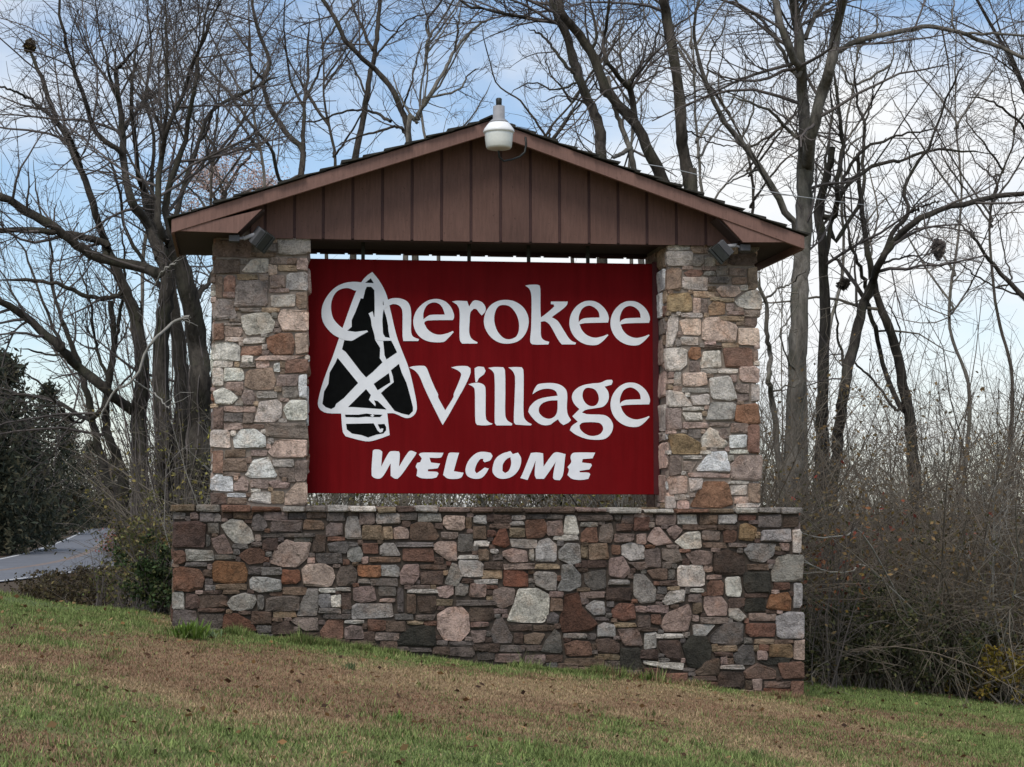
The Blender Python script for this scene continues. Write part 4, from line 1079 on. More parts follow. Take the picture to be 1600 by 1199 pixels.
for a, b, m, nm in ((-3.5, -3.36, 'line_white', 'edge_line'), (3.36, 3.5, 'line_white', 'edge_line'), (-0.17, -0.06, 'line_yellow', 'centre_line'), (0.06, 0.17, 'line_yellow', 'centre_line')):
    V, F = strip(a, b, ROAD_Z + 0.004)
    add(nm, mesh_np(nm, V, F), M[m], road)

# ---------------------------------------------------------------- grass blades, fallen leaves
rng_g = np.random.default_rng(77)
def field(n, d0, d1, marg=0.4):
    d = np.sqrt(rng_g.uniform(d0 * d0, d1 * d1, n))
    t = rng_g.uniform(-0.21, 0.49, n)
    x = t * d; y = EYE.y + d
    keep = ~((x > xl - 0.02) & (x < xr + 0.02) & (y > YW - 0.02) & (y < YW1 + 0.02))
    return x[keep], y[keep]
def on_road(x, y):
    return (y > 16)
px_, py_ = [], []
for n, d0, d1 in ((235000, 7.4, 14.5), (165000, 14.5, 19.2), (95000, 18.0, 25.5)):
    a, b = field(n, d0, d1); px_.append(a); py_.append(b)
# rank growth at the foot of the wall
n = 15000
a = rng_g.uniform(xl - 0.2, xr + 0.2, n); b = YW - 0.015 - np.abs(rng_g.normal(0, 0.10, n)); kk = rng_g.random(n) < smooth01((fbm(a * 2.2, b * 0 + 3, 55, 3) - 0.30) / 0.35); a, b = a[kk], b[kk]; px_.append(a); py_.append(b)
tc, td = field(420, 8.0, 20.5, 0.4)          # clumps of coarser, longer grass
tk = rng_g.random(len(tc)) < 0.25 + turf_green(tc, td); tc, td = tc[tk], td[tk]
nt_ = 60
ta = np.repeat(tc, nt_) + rng_g.normal(0, 1, len(tc) * nt_) * np.repeat(rng_g.uniform(0.02, 0.09, len(tc)), nt_)
tb = np.repeat(td, nt_) + rng_g.normal(0, 1, len(tc) * nt_) * np.repeat(rng_g.uniform(0.02, 0.07, len(tc)), nt_)
tk = ~((ta > xl - 0.02) & (ta < xr + 0.02) & (tb > YW - 0.02) & (tb < YW1)); ta, tb = ta[tk], tb[tk]
n_plain = sum(len(a) for a in px_)
px_.append(ta); py_.append(tb)
bx_, by_ = np.concatenate(px_), np.concatenate(py_)
n = len(bx_)
g = turf_green(bx_, by_) + rng_g.normal(0, 0.16, n)
tall = fbm(bx_ * 1.7, by_ * 1.7, 90, 3)
h = 0.011 + 0.017 * rng_g.random(n) + 0.050 * np.clip(g, 0, 1) * np.clip(tall - 0.25, 0, 1) * rng_g.uniform(0.5, 1.6, n)
h[n_plain:] = rng_g.uniform(0.03, 0.085, n - n_plain)
g[n_plain:] += 0.32
h *= 1 + (0.4 + 1.8 * smooth01(fbm(bx_ * 3.1, by_ * 0 + 5, 58, 2) * 2 - 0.65)) * (by_ > YW - 0.2) * (by_ < 0.0) * (bx_ > xl) * (bx_ < xr)
w = 0.0036 + 0.0032 * rng_g.random(n)
az = rng_g.uniform(0, 2 * np.pi, n); lean = rng_g.uniform(0.1, 1.25, n)
base = np.stack([bx_, by_, ground_z(bx_, by_) - 0.006], 1)
side = np.stack([np.cos(az), np.sin(az), 0 * az], 1) * w[:, None]
tip = base + np.stack([-np.sin(az) * lean, np.cos(az) * lean, np.ones(n)], 1) * h[:, None]
V = np.stack([base - side, base + side, tip], 1).reshape(-1, 3)
F = np.arange(3 * n).reshape(-1, 3)
k = rng_g.random(n)[:, None]
red_ = smooth01((fbm(bx_ * 0.8 + 7, by_ * 0.8, 71, 4) - 0.36) / 0.22)[:, None]
cb_ = (BROWN * (1 - k) + BROWN2 * k) * (1 - red_ * 0.75) + np.array(srgb(122, 94, 76)) * (0.8 + 0.4 * k) * red_ * 0.75
cg_ = GREEN * (1 - k) + GREEN2 * k
m_ = (g > 0.52 + rng_g.normal(0, 0.27, n))[:, None]
col = np.where(m_, cg_, cb_) * rng_g.uniform(0.8, 1.6, n)[:, None]
grass = add('grass', mesh_np('grass', V, F, np.repeat(col, 3, 0)), M['grass']); tag(grass, kind='stuff')

def quads(C, size, rng, aspect=0.6, flat=0.0, fold=None):
    """small leaf shaped faces at points C (n,3); returns V (4n,3), F"""
    n = len(C)
    a = rng.normal(0, 1, (n, 3)); a[:, 2] *= (1 - flat); a /= np.linalg.norm(a, axis=1, keepdims=True) + 1e-9
    b = rng.normal(0, 1, (n, 3)); b[:, 2] *= (1 - flat)
    b -= a * np.sum(a * b, 1, keepdims=True); b /= np.linalg.norm(b, axis=1, keepdims=True) + 1e-9
    s = np.asarray(size).reshape(-1, 1) * np.ones((n, 1))
    u, v = a * s * 0.5, b * s * 0.5 * aspect
    V = np.stack([C - u, C + v * 1.0 - u * 0.1, C + u, C - v - u * 0.1], 1).reshape(-1, 3)
    return V, np.arange(4 * n).reshape(-1, 4)
a1, b1 = field(1400, 7.8, 19.5); a2, b2 = field(1700, 18.6, 26)
lx, ly = np.concatenate([a1, a2]), np.concatenate([b1, b2])
keep = rng_g.random(len(lx)) < 0.25 + 0.9 * fbm(lx * 0.6, ly * 0.6, 33)
lx, ly = lx[keep], ly[keep]
C = np.stack([lx, ly, ground_z(lx, ly) + rng_g.uniform(0.012, 0.035, len(lx))], 1)
V, F = quads(C, rng_g.uniform(0.022, 0.07, len(C)), rng_g, 0.75, 0.72)
lc_ = np.array([srgb(104, 74, 48), srgb(82, 58, 40), srgb(134, 102, 66), srgb(150, 120, 84), srgb(66, 48, 36)])[rng_g.integers(0, 5, len(C))] * rng_g.uniform(0.7, 1.25, (len(C), 1))
tag(add('fallen_leaves', mesh_np('fallen_leaves', V, F, np.repeat(lc_, 4, 0)), M['leaf']), kind='stuff')

# ---------------------------------------------------------------- branching plants
def norm(a): return a / (np.linalg.norm(a, axis=-1, keepdims=True) + 1e-9)

def tubes(Pt, R, S):
    """Pt (N,K,3) centre lines, R (N,K) radii -> V,F of S sided tubes"""
    N, K, _ = Pt.shape
    T_ = np.empty_like(Pt)
    T_[:, 1:-1] = Pt[:, 2:] - Pt[:, :-2]; T_[:, 0] = Pt[:, 1] - Pt[:, 0]; T_[:, -1] = Pt[:, -1] - Pt[:, -2]
    T_ = norm(T_)
    ref = np.array([0.31, 0.22, 0.05]) * np.ones_like(T_)
    mean = norm(Pt[:, -1] - Pt[:, 0])
    alt = np.abs(mean @ norm(np.array([0.31, 0.22, 0.05]))) > 0.85
    ref[alt] = np.array([0.1, -0.2, 0.9])
    A = norm(np.cross(T_, ref)); B = np.cross(T_, A)
    q = np.arange(S) * 2 * np.pi / S
    V = Pt[:, :, None, :] + (A[:, :, None, :] * np.cos(q)[None, None, :, None] + B[:, :, None, :] * np.sin(q)[None, None, :, None]) * R[:, :, None, None]
    i = np.arange(N * K * S).reshape(N, K, S)
    j = np.roll(i, -1, 2)
    F = np.stack([i[:, :-1], j[:, :-1], j[:, 1:], i[:, 1:]], -1).reshape(-1, 4)
    return V.reshape(-1, 3), F

def grow(P0, D0, L, R0, K, curv, up, rng, end=0.3, gnarl=0.0):
    N = len(P0)
    pts = np.empty((N, K + 1, 3)); pts[:, 0] = P0
    d = norm(D0)
    cv = rng.normal(0, curv, (N, 3))
    for k in range(K):
        d = norm(d + cv * 0.6 + rng.normal(0, curv, (N, 3)) + np.array([0, 0, up]))
        pts[:, k + 1] = pts[:, k] + d * (L / K)[:, None]
    R = R0[:, None] * np.linspace(1, end, K + 1)[None, :]
    return pts, R

def spawn(Pt, R, per_m, lo, hi, angle, rng, tmin=0.12, rr=0.55, cap=None, lenpow=0.6):
    """children along the lines; returns P0, D0, L, R0"""
    N, K, _ = Pt.shape
    seg = np.linalg.norm(np.diff(Pt, axis=1), axis=2)
    Ls = seg.sum(1)
    n = rng.poisson(np.maximum(Ls * per_m, 0.6))
    if cap: n = np.minimum(n, cap)
    idx = np.repeat(np.arange(N), n)
    M_ = len(idx)
    t = tmin + (0.98 - tmin) * rng.random(M_) ** 0.85
    f = t * (K - 1); i0 = np.minimum(f.astype(int), K - 2); fr = (f - i0)[:, None]
    p = Pt[idx, i0] * (1 - fr) + Pt[idx, i0 + 1] * fr
    T_ = norm(Pt[idx, i0 + 1] - Pt[idx, i0])
    r = R[idx, i0] * (1 - fr[:, 0]) + R[idx, i0 + 1] * fr[:, 0]
    q = rng.normal(0, 1, (M_, 3)); q -= T_ * np.sum(q * T_, 1, keepdims=True); q = norm(q)
    a = np.radians(rng.normal(angle, 13, M_))[:, None]
    d = T_ * np.cos(a) + q * np.sin(a)
    L = rng.uniform(lo, hi, M_) * (1.15 - 0.6 * t) * np.clip((Ls[idx] / (Ls.mean() + 1e-9)) ** lenpow, 0.4, 1.6)
    return p, d, L, np.minimum(r * rr, r)

def dense_line(pts, n, rng, jit):
    """rounded line through points, n samples"""
    p = np.array(pts, dtype=float)
    q = np.vstack([2 * p[0] - p[1], p, 2 * p[-1] - p[-2]])
    out = []
    m = len(p) - 1
    for s in np.linspace(0, m - 1e-6, n):
        i = int(s); t = s - i
        a, b, c, d = q[i], q[i + 1], q[i + 2], q[i + 3]
        out.append(0.5 * (2 * b + (c - a) * t + (2 * a - 5 * b + 4 * c - d) * t * t + (3 * b - a - 3 * c + d) * t ** 3))
    out = np.array(out)
    if jit: out[1:-1] += rng.normal(0, jit, out[1:-1].shape)
    return out

def limb_world(px, Y, rng, spread):
    """a limb measured in the photograph, given a depth that wanders round the tree's own distance"""
    n = len(px)
    dy = np.cumsum(rng.normal(0, 1, n)) * spread / max(1, math.sqrt(n)); dy -= dy[0]
    return [P(x, y, Y + d) for (x, y), d in zip(px, dy)]

def twig_levels(lines, rng, dens=1.0, l1=(0.9, 2.6), l2=(0.45, 1.2), l3=(0.16, 0.5), up=0.05, rmin=0.0042, levels=3, a1=48):
    """three orders of twigs on a set of (points, radii) lines"""
    out = []
    Pt = np.stack([p for p, r in lines]); R = np.stack([r for p, r in lines])
    p, d, L, r = spawn(Pt, R, 1.3 * dens, l1[0], l1[1], a1, rng, 0.15, 0.5)
    r = np.clip(r, rmin * 1.8, 0.030)
    A, RA = grow(p, d, L, r, 6, 0.14, up, rng, 0.35)
    out.append(tubes(A, RA, 4))
    p, d, L, r = spawn(A, RA, 3.4 * dens, l2[0], l2[1], 42, rng, 0.12, 0.6)
    r = np.clip(r, rmin * 1.25, 0.013)
    B, RB = grow(p, d, L, r, 4, 0.15, up, rng, 0.45)
    out.append(tubes(B, RB, 3))
    if levels > 2:
        p, d, L, r = spawn(B, RB, 4.6 * dens, l3[0], l3[1], 40, rng, 0.1, 0.7)
        r = np.clip(r, rmin, 0.007)
        Cc, RC = grow(p, d, L, r, 2, 0.16, up, rng, 0.6)
        out.append(tubes(Cc, RC, 3))
    return cat_np(out), (A, B)

def tree(name, label, Y, trunk, limbs, bark, twig, seed, group=None, dens=1.0, spread=1.2, flare=1.5, cat='tree', l1=(0.9, 2.6), rootpx=None, extra=None, levels=3, a1=48, rmin=0.0042, vines=0):
    """trunk: ([(px,py)...], r0, r1) from the foot up, radii in pixels; limbs the same. Each limb is its own part."""
    rng = np.random.default_rng(seed)
    k = (18.4 + Y) / FPX
    pts, r0, r1 = trunk
    def beyond(pts, a, b):
        """wood that leaves the top of the view goes on and tapers out above it"""
        c = list(np.linspace(a, b, len(pts)))
        if pts[-1][1] <= 25 and b > 0.9:
            (x0, y0), (x1, y1) = pts[-2], pts[-1]
            sl = np.clip((x1 - x0) / max(8.0, y0 - y1), -0.6, 0.6)
            pts = list(pts) + [(x1 + sl * 110 + rng.uniform(-18, 18), y1 - 110), (x1 + sl * 190 + rng.uniform(-30, 30), y1 - 230), (x1 + sl * 250 + rng.uniform(-40, 40), y1 - 340)]
            c += [b * 0.72, b * 0.42, b * 0.12]
        return pts, c
    pts, rc = beyond(pts, r0, r1)
    w = limb_world(pts, Y, rng, spread * 0.5)
    foot = w[0]
    gz = float(ground_z(foot[0], foot[1]))
    if foot[2] > gz + 0.3:
        drift = (np.array(w[0]) - np.array(w[1])) * 0.15
        base = np.array([foot[0] + drift[0] * 0.5, foot[1], gz - 0.15]); w = [base] + list(w); rc = [rc[0]] + rc
    t = thing(name, label, cat, group, loc=(w[0][0], w[0][1], gz))
    TN = 40
    L = dense_line(w, TN, rng, 0.010)
    R = np.interp(np.linspace(0, len(rc) - 1, TN), np.arange(len(rc)), rc) * k
    hgt = L[:, 2] - gz
    R = R * (1 + (flare - 1) * np.exp(-np.maximum(hgt, 0) / 0.45)) * (1 + rng.normal(0, 0.04, TN))
    V, F = tubes(L[None], R[None], 14)
    rid = 1 + 0.10 * np.sin(np.arange(14) * 2.9 + seed)[None, :] + rng.normal(0, 0.045, (TN, 14))
    V = (L[:, None, :] + (V.reshape(TN, 14, 3) - L[:, None, :]) * rid[..., None]).reshape(-1, 3)
    add('trunk', mesh_np('trunk', V, F), bark, t, True)
    if vines:
        vp = []
        for q in range(vines):
            a0, sp = rng.uniform(0, 6.28), rng.uniform(-1.6, 1.6)
            i1 = int(rng.integers(TN // 2, TN)); u = np.arange(i1)
            an = a0 + sp * u / TN + 0.25 * np.sin(u * rng.uniform(0.3, 0.9))
            off = (R[:i1] * rng.uniform(1.0, 1.12))[:, None]
            pl = L[:i1] + np.stack([np.cos(an), np.sin(an), 0 * an], 1) * off
            pl = pl[np.linspace(0, i1 - 1, 20).astype(int)]
            vp.append(tubes(pl[None], np.full((1, 20), rng.uniform(0.008, 0.022)) * np.linspace(1, 0.5, 20), 5))
        for V, F in vp: add('vine', mesh_np('vine', V, F), twig, t, True)
    lines = []
    i0 = 18
    sub = dense_line(L[i0:], 24, rng, 0.0)
    if r1 * k < 0.16: lines.append((sub, np.interp(np.linspace(i0, TN - 1, 24), np.arange(TN), R)))
    for px, a, b in limbs:
        px, rc = beyond(px, a, b)
        w = limb_world(px, Y + rng.normal(0, 0.15), rng, spread)
        # the limb leaves the nearest wood already there, at that wood's own distance
        best, bq = 9e9, None
        for q_ in [L] + [l_ for l_, r_ in lines[1 if r1 * k < 0.16 else 0:]]:
            dd = np.hypot(q_[:, 0] - w[0][0], q_[:, 2] - w[0][2])
            j = int(np.argmin(dd))
            if dd[j] < best: best, bq = dd[j], q_[j]
        if best < 1.0:
            sh = bq[1] - w[0][1]
            w = [P(x, y, yy + sh) for (x, y), yy in zip(px, [p[1] for p in w])]
            if best > 0.05: w = [bq] + w; rc = [rc[0]] + rc
        l = dense_line(w, 24, rng, 0.012)
        r = np.interp(np.linspace(0, len(rc) - 1, 24), np.arange(len(rc)), rc) * k * (1 + rng.normal(0, 0.04, 24)) * np.clip((24.4 - np.arange(24)) / 4.0, 0.12, 1)
        V, F = tubes(l[None], r[None], 8)
        add('limb', mesh_np('limb', V, F), bark, t, True)
        lines.append((l, r))
    if lines:
        (V, F), (A, B) = twig_levels(lines, rng, dens, l1, levels=levels, a1=a1, rmin=rmin)
        add('crown', mesh_np('crown', V, F), twig, t)
        if extra: extra(t, A, B, rng)
    return t

def leaf_part(t, C, size, rng, cols, name='leaves', aspect=0.6, flat=0.0):
    V, F = quads(C, size, rng, aspect, flat)
    cc = np.array([srgb(*c) for c in cols])[rng.integers(0, len(cols), len(C))] * rng.uniform(0.65, 1.3, (len(C), 1))
    return add(name, mesh_np(name, V, F, np.repeat(cc, 4, 0)), M['leaf'], t)
# ---------------------------------------------------------------- trees beside and behind the sign
BD, BMi, BG, TD, TGr, TP = M['bark_dark'], M['bark_mid'], M['bark_grey'], M['twig_dark'], M['twig_grey'], M['twig_pale']
GA = 'bare trees on the roadside to the left of the sign'
tree('bare_tree', 'dark leaning tree whose heavy limbs sweep out over the road', 12.0,
     ([(256, 790), (259, 690), (253, 641), (250, 560), (258, 480), (262, 430), (250, 390)], 13, 10),
     [([(250, 428), (217, 417), (147, 399), (116, 378), (80, 354), (35, 326), (0, 308), (-60, 280)], 9, 6),
      ([(168, 384), (119, 368), (70, 361), (0, 359), (-50, 356)], 6, 4),
      ([(250, 405), (232, 355), (207, 315), (195, 270), (191, 210), (186, 158), (182, 112), (196, 95), (228, 63)], 9, 2),
      ([(193, 240), (175, 228), (147, 203), (133, 158), (116, 112), (105, 77), (98, 42), (92, 5)], 5, 2),
      ([(191, 208), (210, 179), (231, 154), (252, 140), (262, 118)], 3.2, 1.2),
      ([(186, 160), (176, 130), (168, 95), (158, 60), (150, 10)], 3, 1)],
     BD, TD, 101, GA, dens=1.3, vines=9)
tree('bare_tree', 'forked dark tree with a bundled nest of leaves in its topmost fork', 13.5,
     ([(220, 794), (219, 723), (217, 658), (222, 600), (221, 560), (210, 490), (185, 430), (165, 385)], 13, 7),
     [([(165, 385), (158, 360), (144, 315), (130, 273), (112, 235), (91, 193), (74, 147), (60, 109), (50, 88), (45, 66)], 6.5, 2.4),
      ([(91, 193), (55, 160), (20, 142), (-20, 130)], 3, 1.4),
      ([(130, 270), (120, 240), (108, 208), (95, 195)], 3, 2),
      ([(205, 640), (162, 606), (126, 576), (99, 549), (69, 522), (36, 492), (0, 471), (-40, 450)], 8.5, 5),
      ([(162, 468), (126, 459), (75, 440), (0, 438)], 4, 2.5),
      ([(99, 540), (81, 510), (60, 450), (36, 390), (10, 350)], 3, 1.2),
      ([(150, 650), (128, 652), (90, 628), (40, 618), (0, 616)], 4, 2.5)],
     BD, TD, 102, GA, dens=1.3, vines=9)
pale = [([(159, 645), (180, 612), (207, 594), (231, 549), (240, 531), (270, 504), (297, 495)], 1.6, 2.6),
        ([(207, 594), (240, 615), (264, 639)], 1.6, 1.0), ([(234, 465), (252, 426), (276, 411)], 1.0, 1.5)]
def add_pale(t, A, B, rng):
    ln = []
    for px, a, b in pale:
        w = limb_world(px, 9.5, rng, 0.5); l = dense_line(w, 24, rng, 0.01); r = np.linspace(a, b, 24) * 28 / FPX
        V, F = tubes(l[None], r[None], 6); add('dead_limb', mesh_np('dead_limb', V, F), TP, t, True); ln.append((l, r))
    (V, F), _ = twig_levels(ln, rng, 0.7, (0.3, 0.8), (0.2, 0.5), levels=2); add('dead_twigs', mesh_np('dead_twigs', V, F), TP, t, kind='stuff')
tree('bare_tree', 'thick furrowed tree close against the stone pillar with a pale dead limb', 11.0,
     ([(311, 790), (311, 720), (312, 658), (314, 600), (309, 540), (298, 470), (282, 415), (270, 380)], 18, 13),
     [([(270, 385), (259, 322), (277, 252), (291, 210), (305, 133), (309, 90), (322, 50), (336, 18)], 6, 1.5),
      ([(262, 380), (247, 350), (248, 280), (252, 245), (263, 196), (284, 154), (298, 105), (315, 70), (322, 20)], 6, 1.5),
      ([(252, 245), (259, 175), (261, 88), (259, 35), (255, -10)], 3.5, 1.2),
      ([(272, 370), (280, 315), (308, 228), (333, 172), (385, 144), (413, 130), (440, 118)], 4.5, 1.6),
      ([(333, 172), (322, 205), (300, 250), (288, 300)], 2.2, 2.6),
      ([(300, 480), (325, 440), (345, 400), (352, 330)], 4, 2)],
     BD, TD, 103, GA, dens=1.3, vines=9, extra=add_pale)
tree('bare_tree', 'grooved grey-brown trunk between the dark leaning tree and the pillar', 14.0,
     ([(283, 790), (284, 700), (286, 640), (282, 560), (271, 480), (262, 420), (240, 360), (225, 300)], 13, 6),
     [([(225, 300), (217, 280), (210, 210), (205, 150), (210, 90), (225, 30)], 5, 1.5),
      ([(245, 370), (236, 300), (240, 220), (228, 150), (236, 80), (232, 10)], 4, 1.2),
      ([(271, 480), (240, 430), (200, 370), (186, 300), (165, 230)], 4, 1.5)],
     BD, TD, 104, GA, dens=1.2, vines=9)
tree('bare_tree', 'slim dark tree leaning towards the road, first of the roadside cluster', 15.0,
     ([(188, 790), (168, 755), (155, 703), (142, 645), (134, 610), (126, 580), (112, 540), (96, 500)], 7, 3.5),
     [([(126, 580), (105, 560), (70, 552), (30, 545)], 2.6, 1.2), ([(142, 645), (120, 660), (96, 640), (62, 600), (30, 575)], 2.6, 1.2),
      ([(96, 500), (80, 440), (78, 380), (60, 320), (52, 250)], 3, 1)],
     BD, TD, 105, GA)
tree('bare_tree', 'short thick stub-branched trunk above the yellow-leaved shrub by the road', 14.6,
     ([(193, 790), (191, 740), (182, 712), (172, 690), (165, 660), (170, 600), (178, 540), (172, 470)], 9, 4),
     [([(178, 540), (190, 480), (196, 420), (188, 350)], 3.4, 1.3), ([(170, 600), (150, 540), (140, 470), (120, 410)], 3, 1.2)],
     BD, TD, 106, GA)

GB = 'bare trees behind the gabled roof'
tree('bare_tree', 'crooked thin tree rising behind the roof slope nearest the road', 24.0,
     ([(470, 330), (471, 273), (472, 234), (450, 210), (432, 186), (417, 156), (411, 126), (421, 96), (405, 54), (396, 20), (390, -20)], 5, 2.2),
     [([(473, 236), (474, 216), (475, 168), (480, 135), (481, 75), (484, 30)], 4, 1.5), ([(475, 160), (492, 126), (504, 99), (522, 82), (552, 75)], 2.6, 1),
      ([(475, 168), (456, 129), (447, 75), (444, 18)], 2.4, 1), ([(411, 126), (392, 96), (390, 30)], 2.4, 1),
      ([(438, 282), (423, 231), (390, 192), (354, 141), (312, 93), (290, 60)], 3, 1.2), ([(411, 128), (385, 146), (350, 168)], 2.5, 1.2)],
     BMi, TD, 111, GB, dens=1.15, l1=(1.0, 3.2))
tree('bare_tree', 'straight slim tree crossed by a bending neighbour above the roof', 25.5,
     ([(552, 320), (555, 249), (567, 192), (573, 150), (579, 114), (588, 69), (591, 30), (592, -15)], 5.5, 3),
     [([(582, 78), (567, 45), (552, 12), (545, -15)], 3, 1.5), ([(586, 90), (610, 60), (640, 30), (690, 20)], 2, 0.8), ([(573, 150), (550, 100), (530, 70)], 2, 0.8)],
     BMi, TD, 112, GB, dens=1.15, l1=(1.0, 3.0))
tree('bare_tree', 'bending tree that crosses the straight slim one above the roof', 23.5,
     ([(652, 800), (652, 500), (648, 330), (639, 216), (627, 171), (609, 135), (588, 111), (564, 90), (540, 63), (522, 27), (501, -5)], 6, 3),
     [([(630, 204), (615, 198), (585, 207), (552, 216), (520, 232)], 2.6, 1.2), ([(610, 190), (590, 178), (564, 172), (528, 177), (495, 189), (456, 192)], 2.8, 1.2),
      ([(627, 172), (640, 140), (650, 100), (662, 60)], 2, 0.9)],
     BMi, TD, 113, GB, dens=1.15, l1=(1.0, 3.0))
tree('bare_tree', 'pale slanting sapling behind the roof peak beside the yard light', 22.0,
     ([(636, 260), (651, 186), (669, 153), (693, 114), (711, 78), (744, 42), (770, 28)], 4, 1.6),
     [([(711, 78), (717, 36), (722, 5)], 2, 1), ([(669, 153), (717, 141), (732, 117), (750, 105)], 2, 0.9), ([(655, 184), (668, 120), (664, 70)], 2, 0.8), ([(650, 190), (625, 150), (612, 110)], 2, 0.8)],
     BG, TD, 114, GB, dens=0.9, l1=(0.9, 2.6))

GC = 'bare trees rising behind the roof slope beside the brush'
tree('bare_tree', 'bent tree with a long bough reaching over the yard light', 14.0,
     ([(940, 300), (938, 236), (938, 201), (924, 167), (907, 129), (895, 92), (884, 55), (869, 17), (860, -15)], 8.5, 6),
     [([(884, 40), (840, 32), (797, 23), (757, 14), (715, -2)], 4, 2), ([(889, 109), (869, 80), (849, 57), (825, 44)], 3, 1.4), ([(905, 128), (870, 140), (830, 130), (790, 150)], 2, 0.8), ([(924, 165), (880, 150), (840, 160)], 1.8, 0.8)],
     BMi, TD, 121, GC, dens=1.25)
tree('bare_tree', 'mossy tree slanting across behind the roof with forked tops', 13.0,
     ([(1098, 800), (1096, 600), (1082, 430), (1058, 340), (1033, 273), (1013, 236), (993, 195), (958, 155), (941, 126), (924, 83), (907, 57), (881, 23), (870, -10)], 10, 6),
     [([(993, 187), (984, 138), (970, 126), (947, 95), (944, 57), (950, 15)], 5.5, 2), ([(984, 128), (994, 112), (1019, 83), (1027, 52), (1034, 30)], 2.6, 1.2),
      ([(984, 133), (1010, 125), (1040, 108), (1080, 100)], 2, 0.8), ([(924, 83), (932, 50), (922, 0)], 3, 1.5), ([(932, 100), (950, 55), (970, 30), (1000, 20)], 2.4, 1)],
     BMi, TD, 122, GC, dens=1.2)
tree('bare_tree', 'short broken stem leaning beside the mossy slanting tree', 15.5,
     ([(1010, 800), (1006, 500), (996, 310), (985, 240), (980, 222), (967, 187), (957, 160), (950, 120)], 5.5, 3),
     [([(984, 233), (966, 243), (955, 248)], 4, 2.4), ([(957, 160), (935, 140), (925, 110)], 2, 0.8)],
     BG, TD, 123, GC, dens=0.7)
tree('bare_tree', 'single straight rough-barked trunk standing behind the roof', 12.0,
     ([(1082, 330), (1076, 287), (1068, 239), (1064, 200), (1062, 161), (1053, 86), (1042, 29), (1036, -15)], 9.5, 7.5),
     [([(1055, 40), (1085, 20), (1110, -15)], 2, 1), ([(1062, 160), (1100, 140), (1150, 150), (1195, 175)], 1.6, 0.8), ([(1066, 200), (1120, 225), (1170, 230)], 1.6, 0.7)],
     BMi, TD, 124, GC, dens=0.8)
tree('bare_tree', 'thin tree slanting up from behind the roof end', 16.0,
     ([(1250, 420), (1225, 330), (1188, 264), (1157, 221), (1125, 178), (1102, 124), (1085, 57), (1090, 10)], 6, 2),
     [([(1102, 124), (1112, 80), (1130, 45), (1140, 5)], 1.8, 0.8), ([(1157, 221), (1175, 180), (1180, 130)], 2, 0.8), ([(1188, 264), (1150, 280), (1120, 300)], 2, 0.8), ([(1210, 300), (1180, 250), (1165, 200)], 2, 0.8)],
     BG, TGr, 125, GC, dens=0.95)

GD = 'tall bare trees at the edge of the brush'
tree('bare_tree', 'tallest grey tree by the roof end, its trunk forking into three', 8.0,
     ([(1238, 800), (1241, 700), (1245, 600), (1250, 480), (1254, 390), (1258, 300), (1258, 250)], 15, 12.5),
     [([(1256, 262), (1256, 211), (1254, 141), (1251, 98), (1248, 42), (1240, 0), (1236, -20)], 10, 6.5),
      ([(1250, 105), (1237, 87), (1223, 42), (1210, 0), (1204, -20)], 6.5, 5),
      ([(1261, 262), (1270, 205), (1285, 141), (1296, 107), (1307, 56), (1316, 0), (1319, -20)], 10, 7),
      ([(1247, 217), (1230, 200), (1217, 188), (1198, 171), (1164, 157), (1130, 150)], 3.4, 1.3),
      ([(1248, 120), (1237, 108), (1217, 73), (1201, 45), (1172, 17), (1148, -2)], 3.6, 2),
      ([(1305, 80), (1347, 62), (1389, 51), (1431, 45), (1459, 42), (1501, 51), (1544, 67), (1600, 90), (1640, 110)], 4.5, 3),
      ([(1510, 52), (1555, 52), (1600, 56), (1640, 62)], 2.4, 1.8), ([(1490, 48), (1488, 20), (1495, -10)], 2, 1.2),
      ([(1258, 60), (1268, 35), (1285, 10), (1305, -5)], 4, 3), ([(1262, 120), (1280, 95), (1288, 60)], 2, 1)],
     BG, TD, 131, GD, dens=1.1, l1=(0.8, 2.4))
tree('bare_tree', 'dark rough trunk standing just beyond the tallest grey tree', 10.5,
     ([(1282, 800), (1284, 700), (1284, 640), (1286, 600), (1288, 480), (1286, 390), (1279, 330), (1290, 280), (1300, 230)], 11, 5),
     [([(1298, 340), (1306, 330), (1310, 281), (1314, 239), (1313, 197), (1307, 141), (1300, 90)], 5, 1.8),
      ([(1290, 400), (1303, 335), (1324, 290), (1352, 267), (1389, 253), (1411, 250), (1440, 239), (1473, 233), (1516, 236), (1558, 242)], 4.2, 1.4),
      ([(1318, 280), (1347, 236), (1389, 218), (1431, 207), (1482, 200)], 3, 1), ([(1308, 375), (1344, 309), (1350, 239), (1351, 191), (1341, 169), (1336, 126), (1330, 80)], 3.4, 1.4),
      ([(1351, 192), (1362, 160), (1366, 120)], 2, 0.9), ([(1284, 340), (1290, 250), (1300, 180), (1296, 120)], 3, 1.2)],
     BD, TD, 132, GD, dens=0.95)
tree('bare_tree', 'leaning tree curving away from the sign with a long level bough', 9.5,
     ([(1300, 800), (1306, 720), (1312, 657), (1321, 600), (1333, 540), (1348, 480), (1364, 440)], 9, 7),
     [([(1364, 440), (1378, 405), (1396, 378), (1429, 348), (1465, 330), (1510, 318), (1570, 306), (1600, 303), (1640, 296)], 6, 3.4),
      ([(1368, 430), (1390, 372), (1408, 348), (1420, 333), (1413, 300), (1423, 267), (1451, 231), (1473, 169), (1496, 118), (1513, 87)], 4.4, 1.1),
      ([(1420, 333), (1445, 322), (1470, 312)], 2, 1), ([(1380, 412), (1400, 405), (1425, 400), (1450, 412), (1500, 425)], 2, 0.7), ([(1423, 267), (1418, 235), (1402, 215)], 1.4, 0.7),
      ([(1321, 600), (1318, 560), (1308, 520), (1304, 470)], 3, 1.2)],
     BD, TD, 133, GD, dens=0.9)
